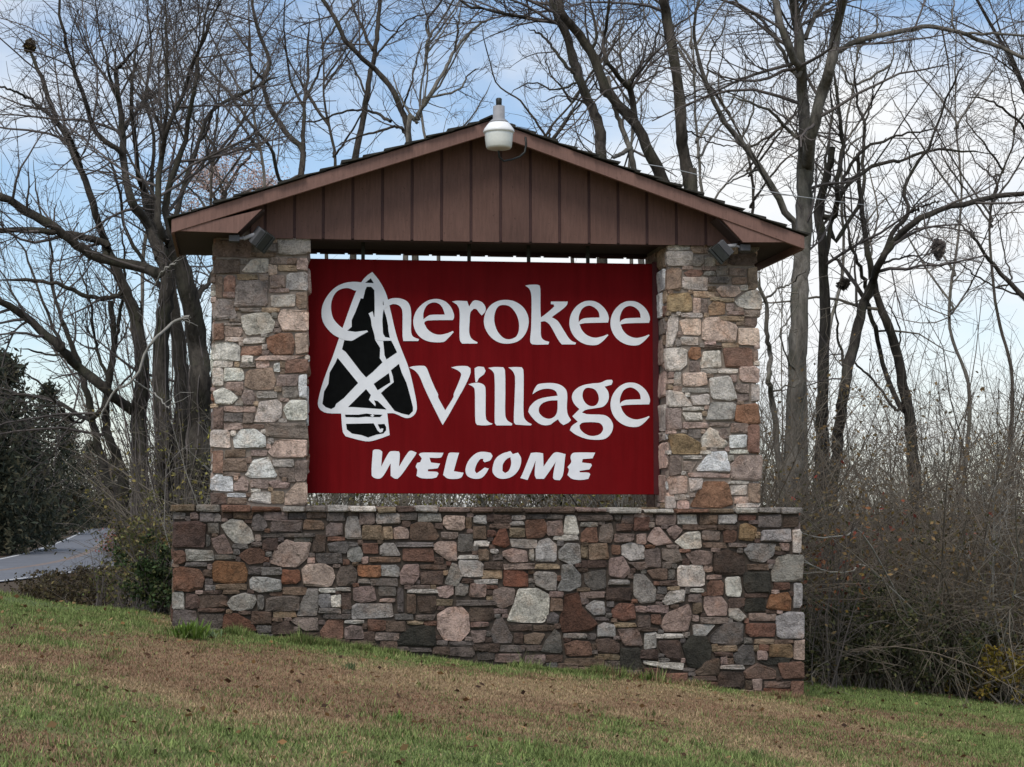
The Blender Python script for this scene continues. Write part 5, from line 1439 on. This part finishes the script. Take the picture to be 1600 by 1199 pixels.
tree('bare_tree', 'pair-stemmed tree leaning back over the brush towards the roof', 11.0,
     ([(1432, 800), (1428, 720), (1422, 660), (1411, 600), (1402, 555), (1390, 516), (1375, 480), (1366, 444), (1357, 405), (1351, 360), (1344, 300), (1340, 240)], 10, 2.6),
     [([(1410, 640), (1393, 606), (1378, 555), (1366, 510), (1357, 480), (1345, 460), (1330, 435), (1312, 411), (1297, 396)], 4.5, 2.6),
      ([(1357, 480), (1351, 441), (1342, 414), (1327, 375), (1322, 340), (1321, 290)], 3.4, 1.4),
      ([(1400, 640), (1384, 621), (1360, 591), (1339, 570), (1325, 560)], 2.6, 1.4), ([(1402, 560), (1408, 520), (1396, 490), (1385, 470)], 1.6, 0.8)],
     BMi, TGr, 134, GD, dens=0.9)
tree('bare_tree', 'small crooked tree against the outer edge of the stone pillar', 6.0,
     ([(1222, 800), (1213, 690), (1205, 620), (1201, 590), (1204, 555), (1198, 525), (1198, 480), (1186, 447), (1176, 420)], 5, 2.4),
     [([(1198, 466), (1215, 452), (1237, 443), (1260, 420)], 2, 1), ([(1246, 600), (1240, 578), (1231, 561), (1219, 522), (1240, 486), (1252, 440)], 1.5, 1.1)],
     BG, TGr, 135, GD, dens=0.8, l1=(0.4, 1.2))
tree('bare_tree', 'wispy tree reaching in over the far side of the brush', 13.0,
     ([(1660, 900), (1655, 700), (1640, 560), (1612, 480), (1600, 465), (1552, 414), (1519, 369), (1495, 345)], 8, 1.2),
     [([(1600, 465), (1540, 441), (1510, 420), (1482, 398)], 1.8, 0.9), ([(1650, 600), (1655, 400), (1640, 250), (1600, 130), (1560, 60), (1520, -10)], 6, 2),
      ([(1640, 250), (1590, 190), (1550, 160), (1500, 150)], 2.6, 1), ([(1600, 130), (1560, 40), (1545, 0)], 2, 1), ([(1580, 440), (1570, 400), (1560, 350), (1548, 310)], 1.6, 0.7), ([(1620, 190), (1590, 120), (1570, 90)], 2, 1)],
     BMi, TD, 136, GD, dens=1.05)

# thinner bare trees farther back, closing the sky with fine twigs
GE = 'thin bare trees farther back in the wood'
back = [(230, 34, 300, 2), (330, 30, 330, 3), (400, 36, 300, 0), (520, 34, 260, 1), (690, 32, 300, 2), (870, 36, 300, 1), (985, 30, 300, 0), (1100, 26, 330, 2),
        (1160, 30, 330, 3), (1300, 24, 420, 0), (1500, 34, 500, 2), (1570, 28, 480, 3)]
BL = ['thin back tree showing over the forked tree beside the road', 'thin back tree over the leafy pinkish brown crown', 'thin back tree just to the road side of the crooked thin one',
      'thin back tree between the crooked thin tree and the straight slim one', 'thin back tree behind the pale slanting sapling', 'thin back tree behind the bent tree with the long bough',
      'thin back tree between the mossy tree and the straight rough trunk', 'thin back tree just past the straight rough trunk', 'thin back tree behind the slanting one at the roof end',
      'thin back tree behind the dark rough trunk', 'thin back tree above the hanging clump of dried leaves', 'thin back tree by the wispy tree, outermost of the back row']
for i, (px, Y, py, v) in enumerate(back):
    rng = np.random.default_rng(500 + i)
    top = rng.uniform(-60, 90); sw = rng.uniform(-40, 40)
    b1, b2 = rng.uniform(-26, 26, 2)
    main = [(px - sw * 0.3, 800), (px - b1, py + 120), (px + sw * 0.3 + b1, py), (px + sw * 0.6 - b2, py * 0.62 + top * 0.38), (px + sw * 0.8 + b2, py * 0.3 + top * 0.7), (px + sw * 1.3, top)]
    limbs = []
    for q in range(6):
        f = rng.uniform(0.12, 0.85); s = rng.choice([-1, 1])
        y0 = py + 60 - (py + 60 - top) * f
        x0 = float(np.interp(-y0, [-p[1] for p in main], [p[0] for p in main]))
        ln = rng.uniform(50, 130) * (1.1 - 0.5 * f)
        limbs.append(([(x0, y0), (x0 + s * ln * 0.35, y0 - ln * 0.5), (x0 + s * ln * 0.75, y0 - ln * rng.uniform(0.8, 1.3)), (x0 + s * ln * rng.uniform(0.7, 1.1), y0 - ln * rng.uniform(1.4, 1.9))], 2.0, 0.7))
    tree('bare_tree', BL[i], Y, (main, 3.4, 0.8), limbs, BMi if v % 2 else BG, M['twig_brown'], 600 + i, GE, dens=0.8, spread=2.0, l1=(1.0, 3.0), rmin=0.0052)

# tree that has kept its pinkish brown leaves
def oak_leaves(t, A, B, rng):
    C = B[rng.integers(0, len(B), 9500), rng.integers(1, 5, 9500)] + rng.normal(0, 0.25, (9500, 3))
    leaf_part(t, C, rng.uniform(0.04, 0.10, 9500), rng, [(212, 186, 176), (200, 172, 160), (184, 158, 148), (222, 200, 190)])
tree('oak_tree', 'rounded tree that still holds dull pinkish brown leaves, beyond the roof end', 38.0,
     ([(345, 800), (345, 480), (347, 360), (352, 300)], 6, 4),
     [([(350, 330), (320, 290), (290, 265), (268, 250)], 3, 1.2), ([(350, 310), (340, 270), (325, 240), (330, 215)], 3, 1.2), ([(352, 300), (372, 265), (390, 245), (395, 225)], 3, 1.2),
      ([(350, 320), (385, 300), (415, 290), (430, 275)], 3, 1.2), ([(348, 360), (310, 340), (280, 330), (262, 315)], 3, 1.2), ([(349, 350), (390, 330), (420, 325)], 2.6, 1)],
     BMi, TD, 141, None, dens=1.1, l1=(0.8, 2.2), extra=oak_leaves)

# ---------------------------------------------------------------- dark evergreens across the road
def evergreen(label, px, Y, top, half, seed, group, n=5200, cols=((58, 64, 52), (70, 72, 56), (48, 54, 45), (82, 78, 60))):
    rng = np.random.default_rng(seed)
    foot = P(px, 830, Y); gz = float(ground_z(foot[0], Y)); tp = P(px, top, Y)
    H = tp[2] - gz; k = (18.4 + Y) / FPX; Wd = half * k
    t = thing('cedar_tree', label, 'tree', group, loc=(foot[0], Y, gz))
    V, F = tubes(np.linspace([foot[0], Y, gz - 0.1], [foot[0] + rng.normal(0, 0.15), Y, gz + H * 0.96], 8)[None], np.linspace(0.16, 0.02, 8)[None], 8)
    add('trunk', mesh_np('trunk', V, F), BD, t, True)
    m = n // 26; us = max(1.0, Wd / 1.4)
    hh = rng.random(m) ** 1.15; ang = rng.uniform(0, 2 * np.pi, m)
    rad = Wd * (1.0 - hh) ** 0.7 * (0.65 + 0.5 * rng.random(m)) * (0.55 + 0.45 * np.sqrt(rng.random(m)))
    c = np.stack([foot[0] + np.cos(ang) * rad, Y + np.sin(ang) * rad, gz + 0.25 + hh * (H - 0.25)], 1)
    C = np.repeat(c, 26, 0) + rng.normal(0, 1, (m * 26, 3)) * np.array([0.30, 0.30, 0.22]) * us * (0.5 + 0.8 * (1 - np.repeat(hh, 26)))[:, None]
    leaf_part(t, C, rng.uniform(0.12, 0.30, len(C)) * min(us, 2.2), rng, cols, 'crown', 0.35)
    return t
GF = 'dark evergreens across the road'
ev = [('broad dark cedar at the road bend, tallest of the evergreens', 2, 92, 552, 84), ('dark cedar beside the tallest one, nearer the road', 72, 168, 600, 62), ('low dark cedar at the far end of the road', 140, 245, 690, 44),
      ('shaded cedar standing at the outer edge of the road', -25, 84, 560, 70), ('small dark cedar in front of the broad one', 38, 128, 665, 52), ('dark cedar half hidden behind the leaning trunks', 176, 252, 715, 40), ('squat cedar over the edge of the road bank', -22, 84, 690, 50), ('narrow dark cedar where the road disappears', 104, 225, 650, 36)]
for i, (lab, px, Y, top, half) in enumerate(ev):
    # the road runs in front of them: stand them left of its edge
    evergreen(lab, px, Y, top, half, 700 + i, GF, 8000)

# ---------------------------------------------------------------- brush
def thicket(name, n, xr_, yr_, hlo, hhi, seed, mat, dens=1.0, leafn=0, leafh=(0.1, 1.6), leafcols=((64, 68, 44), (52, 56, 40), (84, 82, 52)), leafsize=(0.03, 0.08), hfun=None, ok=None, lean=0.35, rr=(0.006, 0.022), levels=2, curv=0.13):
    rng = np.random.default_rng(seed)
    x = rng.uniform(*xr_, n); y = rng.uniform(*yr_, n)
    if ok is not None:
        kk = ok(x, y); x, y = x[kk], y[kk]
    n = len(x)
    z = ground_z(x, y) - 0.05
    h = rng.uniform(hlo, hhi, n)
    if hfun is not None: h = h * hfun(x, y)
    d = np.stack([rng.normal(0, lean, n), rng.normal(0, lean, n), np.ones(n)], 1)
    A, RA = grow(np.stack([x, y, z], 1), d, h, rng.uniform(*rr, n), 7, curv, 0.02, rng, 0.3)
    parts = [tubes(A, RA, 3)]
    p, dd, L, r = spawn(A, RA, 2.6 * dens, 0.5, 1.4, 45, rng, 0.08, 0.5); r = np.clip(r, 0.0032, 0.009)
    B, RB = grow(p, dd, L, r, 3, 0.22, 0.02, rng, 0.5); parts.append(tubes(B, RB, 3))
    p, dd, L, r = spawn(B, RB, 2.6 * dens, 0.2, 0.6, 42, rng, 0.1, 0.8); r = np.clip(r, 0.0026, 0.005)
    Cc, RC = grow(p, dd, L, r, 1, 0.2, 0.0, rng, 0.7); parts.append(tubes(Cc, RC, 3))
    V, F = cat_np(parts)
    o = add(name, mesh_np(name, V, F), mat); tag(o, kind='stuff')
    if leafn:
        i = rng.integers(0, len(B), leafn * 3)
        q = B[i, rng.integers(0, 4, len(i))] + rng.normal(0, 0.06, (len(i), 3))
        hz = q[:, 2] - ground_z(q[:, 0], q[:, 1])
        q = q[(hz > leafh[0]) & (hz < leafh[1] * (0.6 + 0.8 * fbm(q[:, 0] * 0.9, q[:, 1] * 0.9, 5)))][:leafn]
        V, F = quads(q, rng.uniform(*leafsize, len(q)), rng, 0.6)
        cc = np.array([srgb(*c) for c in leafcols])[rng.integers(0, len(leafcols), len(q))] * rng.uniform(0.6, 1.3, (len(q), 1))
        tag(add('undergrowth_leaves', mesh_np('undergrowth_leaves', V, F, np.repeat(cc, 4, 0)), M['leaf']), kind='stuff')
edge = lambda x: 3.1 + 0.25 * np.sin(x * 1.7) + 0.12 * np.clip(x - 8, 0, 9)
thicket('brush_thicket', 760, (5.2, 17.5), (2.9, 11.5), 2.4, 5.0, 801, M['twig_grey'], 1.0, 29000, (0.05, 2.3), ((92, 90, 58), (76, 76, 50), (112, 102, 68), (118, 100, 68)), ok=lambda x, y: y > edge(x) + 0.3 * np.sin(x * 5.1), hfun=lambda x, y: 0.75 + 0.5 * fbm(x * 0.6, y * 0.6, 3), lean=0.5, curv=0.19)
thicket('brush_thicket', 720, (5.2, 17.5), (2.9, 10), 2.2, 4.9, 811, M['twig_brown'], 1.1, 15000, (1.2, 4.4), ((120, 98, 66), (104, 90, 60), (136, 112, 76)), ok=lambda x, y: y > edge(x) + 0.3 * np.sin(x * 4.3), hfun=lambda x, y: 0.75 + 0.5 * fbm(x * 0.6, y * 0.6, 13), lean=0.5, curv=0.19)
thicket('brush_thicket', 500, (5.2, 21), (8.5, 20), 4.2, 7.4, 802, M['twig_brown'], 0.8, 0, hfun=lambda x, y: 0.7 + 0.6 * fbm(x * 0.5, y * 0.5, 4))
thicket('pale_brush', 46, (-0.8, 5.6), (3.2, 4.6), 2.3, 3.0, 813, M['twig_pale'], 0.8, 900, (1.5, 2.8), ((150, 142, 70), (128, 126, 66)), (0.04, 0.07), lean=0.25, rr=(0.010, 0.018))
thicket('brush_thicket', 480, (-1.0, 5.9), (4.5, 16), 2.6, 4.0, 803, M['twig_grey'], 0.9, 13000, (0.8, 3.4), ((104, 100, 62), (84, 80, 52), (128, 116, 66)))
thicket('roadside_brush', 330, (-5.5, -0.2), (6.5, 13.5), 0.8, 2.0, 804, M['twig_dark'], 0.9, 9000, (0.02, 0.9), ((76, 70, 46), (58, 60, 40), (96, 84, 54)), ok=lambda x, y: x > (246 - 372) / FPX * (y + 18.4), lean=0.10, curv=0.05)
thicket('roadside_brush', 420, (-4.5, 0.4), (11, 21), 3.5, 8.5, 807, M['twig_dark'], 1.0, 2500, (2.0, 7.0), ((92, 84, 52), (110, 96, 58)), (0.03, 0.06), ok=lambda x, y: (x > (246 - 372) / FPX * (y + 18.4)) & (x < (345 - 372) / FPX * (y + 18.4)), rr=(0.010, 0.034), lean=0.10, curv=0.05)
thicket('roadside_brush', 150, (-9, 0.2), (20, 33), 7.0, 12.0, 812, M['twig_brown'], 0.8, 0, ok=lambda x, y: (x > (205 - 372) / FPX * (y + 18.4)) & (x < (350 - 372) / FPX * (y + 18.4)), rr=(0.014, 0.04), lean=0.2, curv=0.1)
def left_of_road(x, y, m=4.2):
    return x < np.interp(y, mid[:, 1], mid[:, 0]) - m
thicket('far_bank_brush', 1500, (-62, -9), (60, 300), 2.0, 6.0, 805, M['twig_dark'], 0.4, 42000, (0.05, 4.5), ((44, 46, 34), (36, 40, 32), (70, 66, 44), (58, 48, 34)), (0.2, 0.6), ok=lambda x, y: ((y > 232) | left_of_road(x, y, 4.6)) & (x > -4 - (y + 18) * 0.15) & (x < (y + 18) * -0.058), rr=(0.02, 0.06))
thicket('verge_brush', 900, (-16, -1), (26, 40), 0.6, 1.0, 808, M['twig_dark'], 1.2, 14000, (0.0, 0.8), ((76, 64, 46), (58, 52, 38), (88, 80, 52)), (0.06, 0.14), ok=lambda x, y: (x / (y + 18.4) * FPX + 372 > 30) & (x / (y + 18.4) * FPX + 372 < 260), hfun=lambda x, y: np.interp(x / (y + 18.4) * FPX + 372, [30, 60, 190, 260], [0.12, 0.38, 0.95, 1.4]), rr=(0.008, 0.016))
thicket('distant_wood', 1000, (-18, 55), (40, 95), 6.5, 11.0, 806, M['twig_brown'], 0.7, 0, rr=(0.012, 0.035), lean=0.3, ok=lambda x, y: (x > -(y + 18.4) * 0.062) & (x < (y + 18) * 0.5))

thicket('far_wood', 1100, (-50, -10), (80, 275), 7.0, 15.0, 809, M['twig_dark'], 0.8, 0, rr=(0.03, 0.08), lean=0.25, ok=lambda x, y: ((y > 236) | left_of_road(x, y, 6.0)) & (x > -(y + 18.4) * 0.15) & (x < -(y + 18.4) * 0.05), levels=2)

thicket('far_wood', 420, (-170, -16), (62, 280), 8.0, 17.0, 814, M['twig_dark'], 0.25, 16000, (0.05, 9.0), ((50, 54, 42), (62, 62, 46), (76, 68, 50)), (0.35, 0.9), ok=lambda x, y: x < -(y + 18.4) * 0.15, rr=(0.05, 0.12), lean=0.15)

# ---------------------------------------------------------------- single shrubs
def shrub(name, label, c, n, h, spread, seed, twig, leaf=None, nleaf=0, size=(0.03, 0.07), cat='shrub', group=None, lh=(0.1, 1.0), rr=(0.005, 0.014)):
    rng = np.random.default_rng(seed)
    gz = float(ground_z(c[0], c[1]))
    t = thing(name, label, cat, group, loc=(c[0], c[1], gz))
    p0 = np.array([c[0], c[1], gz - 0.03]) + np.c_[rng.normal(0, spread * 0.18, n), rng.normal(0, spread * 0.18, n), np.zeros(n)]
    d = np.c_[rng.normal(0, spread * 0.5 / h, n), rng.normal(0, spread * 0.5 / h, n), np.ones(n)]
    A, RA = grow(p0, d, rng.uniform(0.6, 1.1, n) * h, rng.uniform(*rr, n), 7, min(0.11, 0.13 * spread), 0.01, rng, 0.35)
    p, dd, L, r = spawn(A, RA, 4.0, 0.2 * h, 0.45 * h, 45, rng, 0.15, 0.6); r = np.clip(r, 0.0028, 0.008)
    B, RB = grow(p, dd, L, r, 4, 0.18, 0.02, rng, 0.5)
    p, dd, L, r = spawn(B, RB, 5.0, 0.1 * h, 0.2 * h, 42, rng, 0.1, 0.8); r = np.clip(r, 0.0024, 0.004)
    Cc, RC = grow(p, dd, L, r, 2, 0.2, 0.0, rng, 0.7)
    V, F = cat_np([tubes(A, RA, 5), tubes(B, RB, 3), tubes(Cc, RC, 3)])
    add('stems', mesh_np('stems', V, F), twig, t)
    if nleaf:
        i = rng.integers(0, len(Cc), nleaf)
        q = Cc[i, rng.integers(0, 3, nleaf)] + rng.normal(0, 0.03, (nleaf, 3))
        hz = (q[:, 2] - gz) / h
        q = q[(hz > lh[0]) & (hz < lh[1] * 1.2)]
        leaf_part(t, q, rng.uniform(*size, len(q)), rng, leaf, 'leaves')
    return t
def at(px, py, Y):
    p = P(px, py, Y); return (p[0], Y)
YG = [(110, 110, 66), (124, 116, 70), (84, 90, 54), (140, 132, 92), (118, 96, 64)]
shrub('leafy_shrub', 'shrub with yellow-green leaves just beyond the end of the wall', at(234, 880, 4.2), 34, 1.38, 0.40, 901, M['twig_dark'], YG, 2400, (0.03, 0.065), lh=(0.3, 1.0))
shrub('leafy_shrub', 'dark green bushy shrub hugging the corner of the wall base', at(250, 920, 2.4), 34, 0.95, 0.55, 902, M['twig_dark'], [(52, 66, 40), (66, 84, 48), (42, 54, 34), (84, 88, 54)], 3600, (0.03, 0.07))
shrub('leafy_shrub', 'dull brown-green shrub between the yellow-green one and the road', at(222, 900, 5.6), 34, 1.45, 0.34, 911, M['twig_dark'], [(72, 70, 46), (58, 56, 40), (94, 84, 52), (112, 104, 60)], 2200, (0.03, 0.07))
shrub('leafy_shrub', 'thin-leaved weedy shrub in front of the road', at(156, 900, 6.0), 8, 1.15, 0.22, 903, M['twig_dark'], [(84, 96, 50), (110, 112, 60)], 130, (0.03, 0.07))
shrub('leafy_shrub', 'small shrub of red leaves at the far side of the road', at(183, 845, 70.0), 18, 1.7, 1.5, 904, M['twig_dark'], [(150, 84, 74), (164, 96, 84), (130, 70, 56)], 700, (0.07, 0.14), lh=(0.3, 1.0))
shrub('leafy_shrub', 'yellow-leaved bush at the grass edge below the bare brush', at(1548, 1075, 3.5), 60, 0.80, 1.1, 905, M['twig_grey'], [(140, 122, 48), (118, 108, 46), (150, 130, 60), (110, 88, 46)], 3800, (0.03, 0.065))
shrub('leafy_shrub', 'bush of rusty brown leaves beside the yellow-leaved one', at(1585, 1045, 4.3), 40, 0.95, 1.0, 906, M['twig_grey'], [(124, 92, 54), (104, 78, 50), (140, 112, 58)], 1900, (0.03, 0.065))
shrub('sapling', 'slender sapling with red and orange leaves by the wall end', at(1295, 860, 2.6), 9, 2.3, 0.6, 907, M['twig_dark'], [(118, 72, 52), (134, 88, 56), (104, 62, 52), (134, 110, 58)], 300, (0.04, 0.085), cat='sapling', lh=(0.4, 1.0))
shrub('sapling', 'sapling with a few bright red leaves deep in the brush', at(1365, 790, 3.9), 10, 3.1, 0.9, 908, M['twig_grey'], [(146, 76, 66), (156, 92, 70)], 90, (0.05, 0.095), cat='sapling', lh=(0.55, 1.0))
shrub('sapling', 'pale bare sapling with forked stems in front of the brush', at(1566, 800, 3.6), 5, 3.0, 0.9, 909, M['twig_pale'], cat='sapling', rr=(0.008, 0.016))
shrub('sapling', 'pale wiry sapling in the middle of the brush', at(1452, 880, 4.0), 6, 2.5, 0.8, 910, M['twig_grey'], cat='sapling', rr=(0.006, 0.014))
for i, (px, py, Y, h, lab) in enumerate(((1300, 990, 3.3, 1.25, 'low olive-green shrub close to the wall end'), (1375, 1000, 3.4, 1.35, 'low dark shrub between the olive one and the brush'), (1450, 1010, 3.7, 1.45, 'dark green shrub at the foot of the wiry sapling'), (1515, 1020, 4.4, 1.3, 'greenish shrub behind the yellow-leaved bush'))):
    shrub('brush_shrub', lab, at(px, py, Y), 34, h, 0.95, 920 + i, M['twig_grey'], [(84, 88, 58), (68, 74, 50), (100, 98, 64), (58, 64, 46)], 5200, (0.03, 0.07), group='low shrubs at the edge of the brush')

# the pale twigs that reach in front of the end of the wall
for i, (pl, lab) in enumerate((([(1350, 838), (1320, 838), (1285, 840), (1262, 836), (1250, 832)], 'upper of two pale bare twigs reaching across the wall end'), ([(1360, 890), (1330, 894), (1295, 893), (1270, 884), (1252, 877)], 'lower of two pale bare twigs reaching across the wall end'))):
    w = [P(x, y, 1.6 + 0.25 * k) for k, (x, y) in enumerate(reversed(pl))]
    q0 = (w[-1][0] + 1.1 + 0.5 * i, w[-1][1] + 1.3)
    g0 = np.array([q0[0], q0[1], float(ground_z(*q0)) - 0.02])
    rng = np.random.default_rng(950 + i)
    l = dense_line([g0, g0 * 0.62 + np.array(w[-1]) * 0.38 + np.array([0.22, 0.0, 0.1])] + w[::-1], 24, rng, 0.006); r = np.linspace(0.012, 0.005, 24)
    t = thing('pale_twig', lab, 'twig', None, loc=tuple(g0))
    V, F = tubes(l[None], r[None], 6); add('stem', mesh_np('stem', V, F), M['twig_pale'], t, True)
    (V, F), _ = twig_levels([(l[10:], r[10:])], rng, 0.9, (0.15, 0.45), (0.1, 0.25), levels=2); add('side_twigs', mesh_np('side_twigs', V, F), M['twig_pale'], t)

# ---------------------------------------------------------------- leaf nests, weeds, cable
def nest(name, label, px, py, Y, rpx, rzpx, seed, cols, n=420, tail=0.0):
    rng = np.random.default_rng(seed); k = (18.4 + Y) / FPX
    c = P(px, py, Y)
    t = thing(name, label, 'leaf nest', None, loc=tuple(c))
    q = norm(rng.normal(0, 1, (n, 3))) * (rng.random((n, 1)) ** 0.4) * np.array([rpx, rpx, rzpx]) * k
    if tail: q[:, :2] *= np.clip(1 - 0.75 * (-(q[:, 2:3]) / (rzpx * k)), 0.2, 1.4)
    leaf_part(t, q + c, rng.uniform(0.07, 0.14, n), rng, cols, 'leaf_mass')
    s = np.stack([c + np.array([rng.normal(0, rpx * k * 0.3), 0, rzpx * k * 0.5]), c + np.array([0, 0, rzpx * k * 1.25])])
    p0 = np.repeat(c[None], 14, 0); A, RA = grow(p0, rng.normal(0, 1, (14, 3)), np.full(14, rpx * k * 1.5), np.full(14, 0.006), 3, 0.2, 0.0, rng, 0.6)
    V, F = tubes(A, RA, 3); add('sticks', mesh_np('sticks', V, F), M['twig_dark'], t)
nest('squirrel_nest', 'brown leaf nest high in the forked tree over the road', 46, 72, 13.5, 8, 10, 960, [(74, 58, 46), (58, 46, 40), (104, 90, 58)], 380)
nest('leaf_cluster', 'hanging clump of dried leaves at the tip of a wispy bough', 1466, 391, 12.4, 10, 17, 961, [(110, 100, 96), (126, 116, 108), (90, 80, 80)], 420, 1.0)
nest('leaf_cluster', 'dark leaf clump lodged between the leaning trunks', 1318, 444, 10.8, 9, 7, 962, [(78, 70, 64), (92, 84, 74)], 240)

def weed(label, px, py, Y, n, h, seed, cols, w=0.02):
    rng = np.random.default_rng(seed)
    x, y = at(px, py, Y); z = float(ground_z(x, y))
    t = thing('weed', label, 'weed', 'weeds in the lawn', loc=(x, y, z))
    az = rng.uniform(0, 2 * np.pi, n); ln = rng.uniform(0.5, 1.0, n) * h; le = rng.uniform(0.15, 1.1, n)
    b = np.stack([x + rng.normal(0, h * 0.28, n), y + rng.normal(0, h * 0.2, n), np.full(n, z - 0.01)], 1)
    out = np.stack([np.cos(az) * le, np.sin(az) * le, np.ones(n)], 1); out = norm(out) * ln[:, None]
    sd = np.stack([-np.sin(az), np.cos(az), 0 * az], 1) * (w * rng.uniform(0.5, 1.1, n))[:, None]
    mdp = b + out * 0.55 + np.array([0, 0, 0.012]); tip = b + out * 1.0 - np.array([0, 0, 0.2]) * (le * ln)[:, None] * 0.6
    V = np.stack([b, mdp + sd, tip, mdp - sd], 1).reshape(-1, 3); F = np.arange(4 * n).reshape(-1, 4)
    cc = np.array([srgb(*c) for c in cols])[rng.integers(0, len(cols), n)] * rng.uniform(0.75, 1.25, (n, 1))
    add('blades', mesh_np('blades', V, F, np.repeat(cc, 4, 0)), M['leaf'], t)
GRN = [(92, 116, 52), (110, 134, 60), (74, 96, 46), (132, 148, 92)]
weed('bright green leafy weed clump before the corner of the wall', 298, 1012, -1.3, 190, 0.25, 970, [(112, 138, 60), (128, 152, 70), (94, 118, 54), (156, 172, 112)], 0.016)
weed('small grey-green weed just right of the leafy clump', 326, 1000, -0.9, 34, 0.15, 971, [(108, 122, 92), (92, 110, 74)], 0.010)
weed('wispy bluish grass tuft in the middle of the lawn', 548, 1050, -3.0, 60, 0.12, 972, [(90, 108, 74), (104, 120, 82)], 0.004)
weed('low rosette of pale leaves on the slope below the wall end', 1290, 1130, -1.6, 40, 0.12, 973, [(150, 156, 104), (118, 132, 80)], 0.012)
weed('green tuft at the foot of the wall under the white sliver stones', 1012, 1052, -0.25, 46, 0.17, 974, GRN, 0.008)
weed('tuft of longer grass near the bottom of the lawn', 620, 1130, -6.6, 60, 0.12, 975, GRN, 0.004)
weed('grassy tuft on the brown slope near the camera', 1180, 1160, -6.5, 55, 0.11, 976, [(96, 112, 66), (112, 124, 78)], 0.004)

cbl = [P(1002, 256, 0.6), P(1040, 262, 2.0), P(1085, 272, 3.4), P(1160, 291, 5.0), P(1240, 306, 6.8), P(1340, 319, 9.0), P(1380, 325, 10.0)]
c_o = MB().tube([Vector(p) for p in dense_line(cbl, 20, np.random.default_rng(1), 0)], 0.0055, 6).build('power_cable', M['cable'], None, True)
tag(c_o, 'thin pale cable strung from the roof back into the trees', 'cable')
